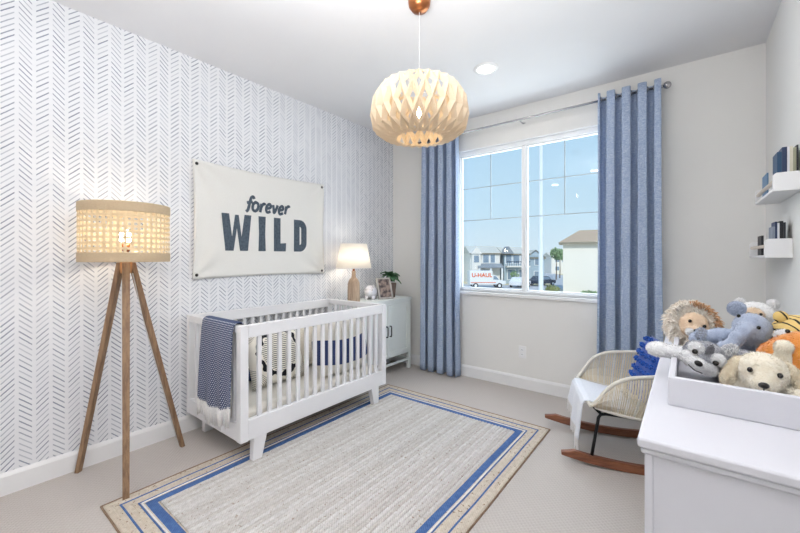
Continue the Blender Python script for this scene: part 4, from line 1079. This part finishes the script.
h = house('cream two-storey house with white bay behind the moving van', 13.9, 60, 4.8, 8, 5.1, 1.2, 'stucco_white', 'roof_grey', 'side', ((.1, 4.1, .9, 1.3), (1.2, 4.1, .7, 1.3), (-.2, 1.4, 1.6, 1.6)))
g = MB().box(-2.3, -.9, -.8, 0, 0, 5.0).add([(-2.5, -1.0, 4.9), (-.7, -1.0, 4.9), (-1.6, -1.0, 6.0), (-2.5, .8, 4.9), (-.7, .8, 4.9), (-1.6, .8, 6.0)], [(0, 1, 2), (3, 5, 4), (0, 2, 5, 3), (1, 4, 5, 2), (0, 3, 4, 1)]).build('bay', 'stucco_white', h)
MB().box(-2.0, -1.2, -.86, -.8, 3.5, 4.6).build('bay_window', 'house_glass', g)
MB().add([(-1.4, -1.4, 2.75), (2.6, -1.4, 2.75), (2.6, 0, 3.3), (-1.4, 0, 3.3), (-1.4, -1.4, 2.6), (2.6, -1.4, 2.6), (2.6, 0, 2.6), (-1.4, 0, 2.6)], [(0, 1, 2, 3), (4, 7, 6, 5), (0, 4, 5, 1), (0, 3, 7, 4), (1, 5, 6, 2)]).build('porch_roof', 'roof_dark', h)
for x in (-1.2, .6, 2.4): MB().box(x-.12, x+.12, -1.35, -1.1, 0, 2.6).build('porch_post', 'vinyl_white', h)
h = house('blue-grey two-storey house with a row of upper windows', 19.2, 60.5, 4.2, 8, 5.0, 1.1, 'siding_blue', 'roof_grey', 'side', ((-1.35, 4.0, .9, 1.4), (-.1, 4.0, 1.0, 1.4), (1.1, 4.0, .9, 1.4), (-.9, 1.5, 1.2, 1.6), (1.0, 1.5, 1.2, 1.6)))
MB().add([(-2.4, -.6, 4.9), (-.6, -.6, 4.9), (-1.5, -.6, 6.1), (-2.4, 1.8, 4.9), (-.6, 1.8, 4.9), (-1.5, 1.8, 6.1)], [(0, 1, 2), (3, 5, 4), (0, 2, 5, 3), (1, 4, 5, 2), (0, 3, 4, 1)]).build('dormer_gable', 'roof_dark', h)
MB().box(-1.9, 1.9, -1.0, 0, 2.7, 2.95).build('balcony', 'stucco_white', h)
for k in range(11): MB().box(-1.85+k*.36, -1.80+k*.36, -1.0, -.95, 2.95, 3.6).build('baluster', 'car_dark', h)
MB().box(-1.9, 1.9, -1.02, -.94, 3.6, 3.68).build('balcony_rail', 'car_dark', h)
house('blue house with pale gable just right of the window mullion', 23.2, 63, 3.0, 8, 4.4, 1.2, 'siding_blue', 'roof_grey', 'front', ((.3, 3.6, .8, 1.2), (.3, 1.3, 1.0, 1.2)))
house('small beige house far down the side street', 38.5, 104, 6, 6, 3.0, 1.3, 'siding_cream', 'roof_dark', 'side', ((-1, 1.7, 1.2, 1.2), (1.5, 1.7, 1.2, 1.2)))
house('small tan house far behind the lamp post', 30.5, 88, 6, 6, 3.2, 1.4, 'siding_tan', 'roof_grey', 'hip', ((-1, 1.7, 1.2, 1.2),))
house('white two-storey house in the far distance beside the trees', 42.0, 96, 5, 6, 4.6, 1.0, 'stucco_white', 'roof_grey', 'side', ((-1, 3.6, 1.0, 1.0), (.8, 3.6, 1.0, 1.0), (-1, 1.4, 1.0, 1.0)))
house('large plain white house with a tan roof at the right', 22.99, 40.06, 9.6, 9, 6.1, 1.55, 'stucco_white', 'roof_tan', 'hip', (), .45, math.radians(-23.9))

# moving van, cars
def wheels(o, xs, y, r=.36):
    for x in xs:
        for yy in (y, -y):
            wv = MB().lathe([(.001, -.1), (r, -.1), (r, .1), (.001, .1)], 18, cap=False).build('wheel', 'tyre', o, loc=(x, yy, r), rot=(PI/2, 0, 0))
            MB().lathe([(.001, -.11), (r*.55, -.11), (r*.55, .11), (.001, .11)], 14, cap=False).build('hub_cap', 'car_white', wv)
v = thing('moving_van', 'white moving van with orange lettering parked across the street', 'van', W(12.1, 52, GZ+.03), VA)
MB().prism([(-2.4, .5), (2.5, .5), (2.6, .7), (2.55, 1.0), (1.75, 1.15), (1.25, 1.75), (.75, 1.8), (.75, 2.4), (-2.4, 2.4)], lambda a, c: (a, -1.0, c), (0, 2.0, 0)).build('body', 'car_white', v, bevel=.05)
MB().prism([(.85, 1.2), (1.6, 1.2), (1.2, 1.68), (.85, 1.68)], lambda a, c: (a, -1.03, c), (0, 2.06, 0)).build('side_window', 'house_glass', v)
MB().box(-2.3, 1.2, -1.02, -1.0, .75, .83).build('stripe', 'van_orange', v)
wheels(v, (-1.6, 1.7), .92)
tcu = bpy.data.curves.new('lettering', 'FONT'); tcu.body = 'U-HAUL'; tcu.size = .78; tcu.align_x = 'CENTER'; tcu.extrude = .008; tcu.offset = .02
to = bpy.data.objects.new('lettering', tcu); COL.objects.link(to)
dg = bpy.context.evaluated_depsgraph_get(); tm = bpy.data.meshes.new_from_object(to.evaluated_get(dg)); bpy.data.objects.remove(to)
tm.materials.append(MATS['van_orange']); lo = bpy.data.objects.new('lettering', tm); COL.objects.link(lo); lo.parent = v; lo.location = (-.75, -1.015, 1.55); lo.rotation_euler = (PI/2, 0, 0)
def car(label, r, d, mat, yaw=0):
    o = thing('parked_car', label, 'car', W(r, d, GZ+.03), VA+yaw, 'cars parked on the street')
    MB().prism([(-2.1, .35), (2.1, .35), (2.15, .75), (1.9, .85), (1.1, .92), (.5, 1.42), (-1.0, 1.45), (-1.7, .95), (-2.15, .85)], lambda a, c: (a, -.85, c), (0, 1.7, 0)).build('body', mat, o, bevel=.06)
    MB().prism([(-1.4, .95), (.95, .95), (.42, 1.36), (-.92, 1.38)], lambda a, c: (a, -.87, c), (0, 1.74, 0)).build('side_window', 'house_glass', o)
    wheels(o, (-1.35, 1.35), .78, .32)
car('white parked car in front of the blue-grey house', 17.3, 53, 'car_white', .9)
car('dark blue parked car right of the window mullion', 21.6, 56, 'car_dark', .5)
# lamp post
o = thing('street_lamp_post', 'tall pale street lamp post close outside the window', 'lamp post', W(4.29, 11.2), VA)
MB().lathe([(.001, 0), (.12, 0), (.12, .25), (.085, .32), (.045, 9.4), (.001, 9.4)], 20, cap=False).build('pole', 'pole_paint', o, smooth=True)
MB().tube([(0, 0, 9.3), (.3, 0, 9.6), (1.4, 0, 9.75)], .05, 10).build('arm', 'pole_paint', o, smooth=True)
MB().box(1.3, 1.95, -.14, .14, 9.66, 9.8).build('lamp_head', 'pole_paint', o, bevel=.03)
# trees and shrubs
def tree(label, r, d, hgt, rad, seed, name='tree', mat='tree_leaf', cat='tree', n=260):
    rnd = random.Random(seed); o = thing(name, label, cat, W(r, d), 0, 'greenery outside the window')
    tk = hgt*.62 if cat == 'tree' else hgt*.3
    MB().tube([(0, 0, 0), (.05*hgt*.2, 0, tk*.5), (0, 0, tk*1.4)], [.06*hgt*.3, .05*hgt*.3, .02*hgt*.3], 7).build('trunk', 'tree_bark', o)
    b = MB()
    for _ in range(n):
        d_ = Vector((rnd.gauss(0, 1), rnd.gauss(0, 1), rnd.gauss(0, 1))).normalized()*rad*rnd.uniform(.45, 1)
        c = Vector((d_.x, d_.y, tk+(hgt-tk)*.5+d_.z*(hgt-tk)*.5/rad)); s = rad*.22
        M_ = RM(rnd.random()*6, rnd.random()*6, rnd.random()*6)
        b.add([c+M_ @ Vector(p)*s for p in ((-1, 0, 0), (0, -.6, .1), (1, 0, 0), (0, .6, .1))], [(0, 1, 2, 3)])
    stuff(b.build('foliage', mat, o))
tree('round green tree between the lamp post and the large white house', 29.7, 70, 6.2, 1.1, 1)
tree('second green tree at the corner of the large white house', 33.0, 76, 6.0, 1.3, 2)
tree('brownish tree close behind the lamp post', 28.6, 76, 4.6, 1.2, 3, mat='shrub_leaf')
tree('yellow-green shrub at the foot of the large white house', 15.6, 38, 1.5, .8, 4, 'shrub', 'shrub_leaf', 'shrub', 160)
tree('low dark shrub under the large white house wall', 20.0, 39, .75, .9, 5, 'shrub', 'tree_leaf', 'shrub', 160)
tree('small green shrub on the blue-grey house lawn', 17.9, 57.6, 2.2, .7, 6, 'shrub', 'tree_leaf', 'shrub', 160)
